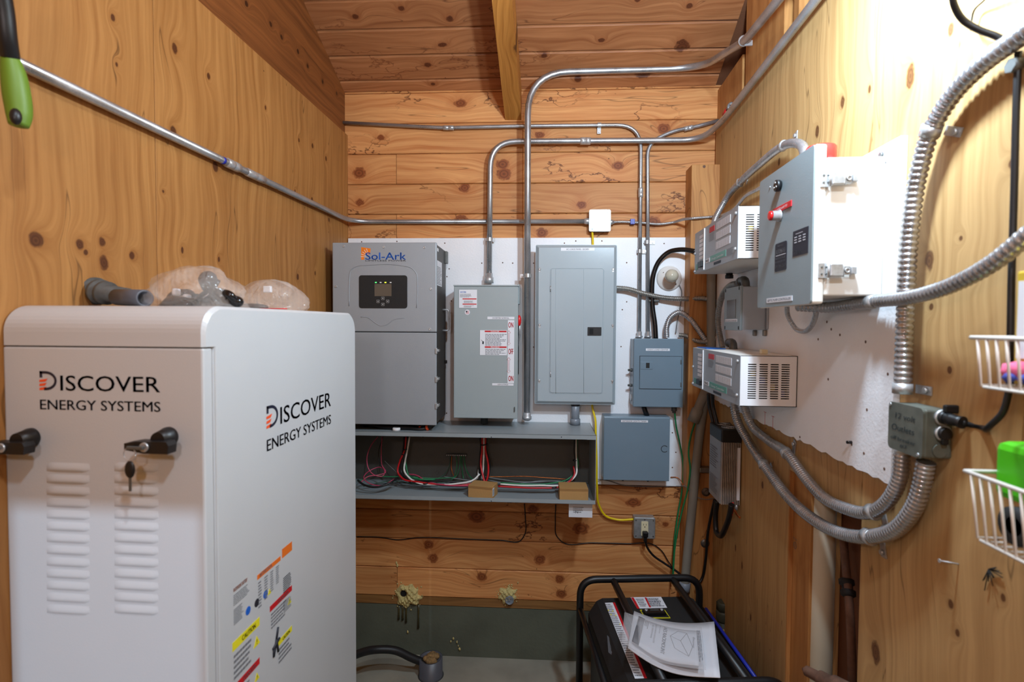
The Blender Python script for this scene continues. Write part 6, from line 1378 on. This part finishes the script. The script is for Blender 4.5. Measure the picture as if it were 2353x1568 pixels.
# louvers: 13 rows x 2 columns
def louver(cx_, cz_, w_, h_):
    V = []; F = []; nx, nz = 9, 5
    for i in range(nx+1):
        for j in range(nz+1):
            u, v = i/nx*2-1, j/nz
            e = max(0, 1-abs(u)**6); bu = e*(math.sin(math.pi*min(1, v*1.0)**.7) if v < 1 else 0)
            V.append((u*w_/2, -.0045*bu*(1.0 if v < .55 else 1), h_*(v-.5)))
    for i in range(nx):
        for j in range(nz): F.append((i*(nz+1)+j, (i+1)*(nz+1)+j, (i+1)*(nz+1)+j+1, i*(nz+1)+j+1))
    return V, F
first = None
for (xa_, xb_) in ((105, 206), (262, 363)):
    for r_ in range(13):
        yy = 1073+r_*27.2; p, p2_ = hy(xa_, yy, Yc), hy(xb_, yy, Yc); w_ = p2_.x-p.x
        if first is None:
            V, F = louver(0, 0, w_, .0185); first = MB(Matrix.Translation(((p.x+p2_.x)/2, Yc+.0012, p.z))).add(V, F, True).build('louver', 'cabinet_white', t); base = Vector(((p.x+p2_.x)/2, Yc+.0012, p.z))
        else:
            o = first.copy(); COL.objects.link(o); o.parent = t; o.location = Vector(((p.x+p2_.x)/2, Yc+.0012, p.z))-base
def logo(o, ux, W, Htop, par, F=FW):
    """two-line wordmark: o = lower-left of the second line, W = width; total height Htop"""
    o = Vector(o); ux = Vector(ux); uz = Vector((0, 0, 1)); h2 = Htop*.26; tx = TX()
    tx.text('ENERGY SYSTEMS', o, ux, uz, h2, W, bold=.012)
    z2 = o+uz*Htop*.50
    tx.text('ISCOVER', z2+ux*W*.175, ux, uz, Htop*.40, W*.825, bold=.006)
    # the large D drawn as a ring segment with a straight back
    D0 = z2.copy(); dw, dh = W*.145, Htop*.50; out_, in_ = [], []
    for k in range(13):
        a = R(-90+15*k); out_.append(D0+ux*(dw*.35+dw*.65*math.cos(a))+uz*(dh/2+dh/2*math.sin(a))); in_.append(D0+ux*(dw*.35+(dw*.65-Htop*.068)*math.cos(a))+uz*(dh/2+(dh/2-Htop*.068)*math.sin(a)))
    nn = ux.cross(uz)*.0004
    for k in range(12): tx.add([in_[k]+nn, out_[k]+nn, out_[k+1]+nn, in_[k+1]+nn], [(0, 1, 2, 3)])
    for (xa_, xb_, za, zb_) in ((0, .36, dh-Htop*.068, dh), (.25, .36, 0, Htop*.068), (0, .16, dh*.66, dh)):
        P = [D0+ux*dw*xa_+uz*za, D0+ux*dw*xb_+uz*za, D0+ux*dw*xb_+uz*zb_, D0+ux*dw*xa_+uz*zb_]; tx.add([p+nn for p in P], [(0, 1, 2, 3)])
    tx.build('brand_lettering', 'navy_ink', par)
    tx = TX()
    for k, (w0, w1) in enumerate(((.28, .40), (.30, .42), (.34, .48))):
        zz = dh*(.0+.21*k); P = [D0+ux*(-dw*.02)+uz*zz, D0+ux*dw*(w0)+uz*(zz+dh*.03), D0+ux*dw*w1+uz*(zz+dh*.19), D0+ux*(-dw*.02)+uz*(zz+dh*.12)]; tx.add([p+nn for p in P], [(0, 1, 2, 3)])
    tx.build('orange_flash', 'orange_red', par)
a, b_ = hy(92, 941, Yc), hy(368, 941, Yc); tp_ = hy(92, 853, Yc)
logo((a.x, Yc+.0008, a.z), (1, 0, 0), b_.x-a.x, tp_.z-a.z, t)
a, b_, tp_ = hx(613, 1038, cxr), hx(760, 978, cxr), hx(613, 934, cxr)
logo((cxr+.0003, a.y, a.z), (0, 1, 0), b_.y-a.y, tp_.z-a.z, t)
# key handles
def khandle(px, py, key=True):
    c = hy(px, py, Yc); h = MB().lathe((c.x, Yc+.001, c.z), (0, -1, 0), [(0, .019), (.006, .019), (.012, .017), (.03, .014)], 26).build('handle', 'black', t)
    y = Yc-.045; dz_ = -.010
    MB().prism([(c.x-.052, c.z+dz_+.006), (c.x-.03, c.z+dz_+.010), (c.x+.03, c.z+dz_+.010), (c.x+.034, c.z+dz_+.003), (c.x+.032, c.z+dz_-.012), (c.x-.015, c.z+dz_-.012), (c.x-.052, c.z+dz_-.006)], y, y+.022).build('grip', 'black', h)
    MB().lathe((c.x-.012, y, c.z+dz_), (0, -1, 0), [(0, .009), (.003, .0085), (.003, .0065), (.002, .005)], 20).build('lock', 'steel', h)
    if key:
        k0 = Vector((c.x-.014, y-.004, c.z+dz_)); MB().box(k0+Vector((-.026, -.006, -.003)), k0+Vector((.006, -.001, .003)), .001).build('inserted_key', 'cast_metal', h)
        rg = [(c.x-.036+.012*math.cos(a_), y-.006, c.z+dz_-.012+.012*math.sin(a_)) for a_ in [i*math.pi/8 for i in range(17)]]
        MB().tube(rg, .0009, 6).build('key_ring', 'steel', h)
        kc_ = Vector((c.x-.036, y-.006, c.z+dz_-.040)); MB().ball(kc_, .012, 14, 8, (.85, .3, 1.35)).build('key_head', 'black', h)
        MB().box(kc_+Vector((-.0025, -.001, -.040)), kc_+Vector((.0025, .001, -.014)), .0005).build('key_blade', 'cast_metal', h)
khandle(388, 1004); khandle(72, 1006)
# safety stickers on the side
def SX(px, py): return hx(px, py, cxr)
def sst(px0, py0, px1, h_px, mat, nm='sticker', par=t, lift=.0004, hh=None):
    """sticker on the side face: lower-left at (px0,py0), right edge at px1; h_px = height in photo pixels at the left edge"""
    a = SX(px0, py0); b_ = SX(px1, py0); z1_ = SX(px0, py0-h_px).z
    return a.y, b_.y, a.z, z1_, MB().box((cxr, a.y, a.z), (cxr+lift, b_.y, z1_)).build(nm, mat, par)
def side_block(y0_, y1_, z0_, z1_, n_, mat='ink_grey', par=t): return TX().lines((cxr+.0003, y0_, z0_), (0, 1, 0), (0, 0, 1), y1_-y0_, z1_-z0_, n_, .5, .25).build('small_print', mat, par)
def side_text(s, y0_, z0_, h_, w_, mat, par, lift=.0005): return TX().text(s, (cxr+lift, y0_, z0_), (0, 1, 0), (0, 0, 1), h_, w_, bold=.01).build('lettering', mat, par)
def tri(yc_, z0_, s_, par):
    MB().prism([(yc_-s_/2, z0_), (yc_+s_/2, z0_), (yc_, z0_+s_*.9)], cxr, cxr+.0006, 'x').build('warning_triangle', 'label_yellow', par)
    TX().text('!', (cxr+.0007, yc_-s_*.05, z0_+s_*.15), (0, 1, 0), (0, 0, 1), s_*.45, s_*.1).build('lettering', 'ink', par)
def caution(pxl, pxr, pyb, hpx, word, col, ink, n_=5, tr_=True):
    y0_, y1_, z0_, z1_, b = sst(pxl, pyb, pxr, hpx, col, 'sticker_header')
    hh = z1_-z0_; side_text(word, y0_+(y1_-y0_)*.33, z0_+hh*.22, hh*.55, (y1_-y0_)*.5, ink, b, .0006)
    side_block(y0_+.004, y0_+(y1_-y0_)*(.72 if tr_ else .95), z0_-hh*3.4, z0_-hh*.4, n_, 'ink_grey', b)
    if tr_: tri(y1_-(y1_-y0_)*.12, z0_-hh*2.1, hh*1.3, b)
    return y0_, y1_, z0_, hh
caution(534, 597, 1500, 21, 'CAUTION', 'label_yellow', 'ink'); caution(620, 671, 1408, 13, 'DANGER', 'red_ink', 'label_white'); caution(638, 671, 1488, 13, 'CAUTION', 'label_yellow', 'ink', 4, False)
caution(540, 597, 1590, 16, 'DANGER', 'red_ink', 'label_white')
y0_, y1_, z0_, z1_, b = sst(591, 1334, 645, 11, 'label_orange', 'sticker_header'); side_text('BATTERY DATA', y0_+.01, z0_+.003, .008, (y1_-y0_)*.5, 'label_white', b)
w5 = (y1_-y0_)/4.6
for k in range(4): side_block(y0_+.003+w5*k*1.15, y0_+w5*(k*1.15+.8), z0_-.068+.006*k, z0_-.006, 9, 'ink_grey', b)
y0_, y1_, z0_, z1_, b = sst(648, 1284, 671, 21, 'label_orange', 'sticker_corner')
side_block(y0_+.004, y1_-.004, z0_-.09, z0_-.05, 8, 'ink', b); side_block(y0_+.004, y1_-.004, z0_-.14, z0_-.11, 8, 'ink_grey', b)
a = SX(536, 1362); b2_y = SX(568, 1362).y
side_text('RACKMOUNT BATTERY', a.y, a.z, .008, b2_y-a.y, 'label_orange', t); side_block(a.y, SX(575, 1400).y, SX(536, 1395).z, a.z-.006, 6); side_block(a.y, SX(560, 1400).y, SX(536, 1440).z, SX(536, 1402).z, 9)
for x, y, mat in ((570, 1404, 'blue_ink'), (590, 1386, 'ink'), (610, 1366, 'blue_ink')):
    p = SX(x, y); MB().lathe((cxr, p.y, p.z), (1, 0, 0), [(0, .009), (.0005, .009)], 18).build('round_mark', mat, t)
p = SX(619, 1360); tri(p.y, p.z-.006, .014, t)
a = SX(628, 1510); m_ = TX()
for s0_, e0_ in (((0, 0), (.012, .035)), ((.012, .035), (.020, .060)), ((-.004, .020), (.026, .030)), ((.012, .035), (.020, .0)), ((.0, .0), (.0, .02))):
    m_.tube([(cxr+.0012, a.y+s0_[0], a.z+s0_[1]), (cxr+.0012, a.y+e0_[0], a.z+e0_[1])], .003, 5)
m_.build('lifting_symbol', 'ink', t)
# ---------------- things lying on the cabinet
def onTop(px, y): q_ = hy(px, 700, y); return Vector((q_.x, y, ztc))
t = thing('hose_fitting', 'ridged metal hose fitting with a grey tube end, on the cabinet beside the bag', 'fitting', onTop(265, 1.1), FW)
def hp(px, py, y): return hy(px, py, y)
a, b_ = hp(214, 668, 1.14), hp(292, 684, 1.10); d = b_-a
a.z = max(a.z, ztc+.034); b_.z = max(b_.z, ztc+.024); d = b_-a; Lg = d.length
MB().lathe(a, d, [(0, .022), (0, .031), (.012, .032), (.014, .021), (.022, .021), (.024, .029), (.034, .029), (.036, .020), (.044, .020), (.046, .027), (.056, .027), (.058, .020), (Lg, .020)], 22).build('nuts', 'cast_metal', t)
a2 = hp(270, 683, 1.10); b2p = hp(333, 689, 1.06); a2.z = max(a2.z, ztc+.021); b2p.z = ztc+.019; d2 = b2p-a2; L2 = d2.length
MB().lathe(a2, d2, [(0, .0185), (L2, .0185), (L2, .014), (L2-.03, .013)], 22).build('tube', 'tube_grey', t)
def blob(c, rx, ry, rz, seed, name, mat, par, seg=36, rings=20, amp=.12):
    random.seed(seed); ph = [(random.uniform(2, 7), random.uniform(2, 7), random.uniform(0, 6), random.uniform(.3, 1)) for _ in range(9)]; V = []; F = []
    for i in range(rings+1):
        th = math.pi*i/rings
        for k in range(seg):
            a = 2*math.pi*k/seg; m__ = 1+amp*sum(w_*math.sin(p_*th*1.3+q__*a+r__)*math.sin(th) for p_, q__, r__, w_ in ph)/2.2
            x, y, z = rx*math.sin(th)*math.cos(a)*m__, ry*math.sin(th)*math.sin(a)*m__, rz*math.cos(th)*m__
            V.append((c[0]+x, c[1]+y, max(c[2]+z, ztc+.0012)))
    for i in range(rings):
        for k in range(seg): F.append((i*seg+k, (i+1)*seg+k, (i+1)*seg+(k+1) % seg, i*seg+(k+1) % seg))
    return MB().add(V, F, True).build(name, mat, par)
y1b = 1.14; cb_ = onTop(452, y1b); t = thing('plastic_bag', 'clear plastic bag bulging with black cable parts on the battery cabinet', 'bag', cb_, FW)
hb = hy(450, 617, y1b).z-ztc; wb_ = (hy(560, 700, y1b).x-hy(345, 700, y1b).x)/2
blob((cb_.x, cb_.y, ztc+.012), wb_*.95, .085, hb*.92, 3, 'bag_film', 'clear_bag', t, amp=.16)
m_ = MB(); pp = [hp(500, 655, y1b), hp(470, 640, y1b-.02), hp(480, 665, y1b-.03), hp(520, 690, y1b-.02), hp(530, 700, y1b)]
m_.tube(smooth_path(pp), .012, 10); m_.ball(hp(478, 642, y1b-.02), .019, 12, 8); m_.lathe(hp(455, 700, y1b-.03)+Vector((0, 0, .004)), (1, -.3, .5), [(0, .012), (.03, .014), (.031, .01), (.05, .01)], 12)
m_.tube(smooth_path([hp(375, 705, y1b), hp(400, 690, y1b-.03), hp(440, 695, y1b-.02), hp(480, 705, y1b-.03)]), .010, 10); m_.tube(smooth_path([hp(500, 670, y1b-.01), hp(530, 680, y1b-.03), hp(545, 702, y1b)]), .009, 10)
m_.tube(smooth_path([hp(385, 706, y1b), hp(395, 680, y1b+.01), hp(430, 672, y1b+.02), hp(450, 690, y1b)]), .008, 10); m_.ball(hp(420, 704, y1b-.03), .016, 12, 8, (1.6, 1, 1)); m_.ball(hp(500, 690, y1b), .022, 12, 8, (1.2, 1, 1)); m_.ball(hp(540, 694, y1b-.01), .016, 12, 8, (1.2, 1, .9)); m_.box(hp(440, 700, y1b-.01), hp(462, 676, y1b+.02), .006)
for v in m_.v: v.z = max(v.z, ztc+.002)
m_.build('cable_parts', 'black_gloss', t)
m_ = MB(); 
for k, (x, y) in enumerate(((405, 672), (430, 685), (395, 690))): m_.box(hp(x-12, y+8, y1b-.02), hp(x+12, y-8, y1b-.0), .004)
for v in m_.v: v.z = max(v.z, ztc+.002)
m_.build('pale_parts', 'label_white', t)
y2b = 1.36; cb2 = onTop(622, y2b); t = thing('plastic_bag', 'smaller clear zip bag with red seal line at the back of the battery cabinet top', 'bag', cb2, FW)
hb = hy(620, 640, y2b).z-ztc; wb_ = (hy(697, 700, y2b).x-hy(540, 700, y2b).x)/2
blob((cb2.x, cb2.y, ztc+.01), wb_*.95, .075, hb*.85, 8, 'bag_film', 'clear_bag', t, amp=.14)
m_ = MB().ball(hp(580, 706, y2b-.02), .045, 14, 8, (1.0, .5, .22)); 
for v in m_.v: v.z = max(v.z, ztc+.002)
m_.build('dark_part', 'body_dark', t)
m_ = MB().box(hp(604, 672, y2b-.03), hp(626, 658, y2b-.02), .002); m_.build('paper_tag', 'label_white', t)
MB().tube([Vector((hy(630, 700, y2b).x, y2b-.07, ztc+.004)), Vector((hy(690, 700, y2b).x, y2b-.07, ztc+.004))], .0014, 6).build('red_seal', 'red_ink', t)

# ============================================================ HANGING TOOL, top left
t = thing('hanging_tool', 'black and green rubber-handled tool hanging at the upper left, out of focus', 'tool', L(40, 290, .10), FL)
tl_ = [wL(-8, -60, .14), wL(8, 20, .13), wL(16, 90, .12), wL(22, 130, .11)]
MB().tube(smooth_path(tl_), [.022]*7+[.024]*6+[.022]*5+[.016]*3+[.013]*4 if False else .0145, 16).build('shaft', 'black', t)
g = smooth_path([wL(22, 128, .11), wL(30, 165, .11), wL(38, 215, .11), wL(44, 265, .11), wL(43, 292, .11)]); n = len(g)
gr_ = [.011+.009*math.sin(math.pi*min(1, (i/(n-1))*.85+.05)) for i in range(n)]; gr_[-1] = .006
MB().tube(g, gr_, 16).build('grip', 'green_grip', t)
c = wL(36, 268, .135); MB().ball(c, .011, 12, 8, (.8, .8, 1.3)).build('rubber_tip', 'black', t)
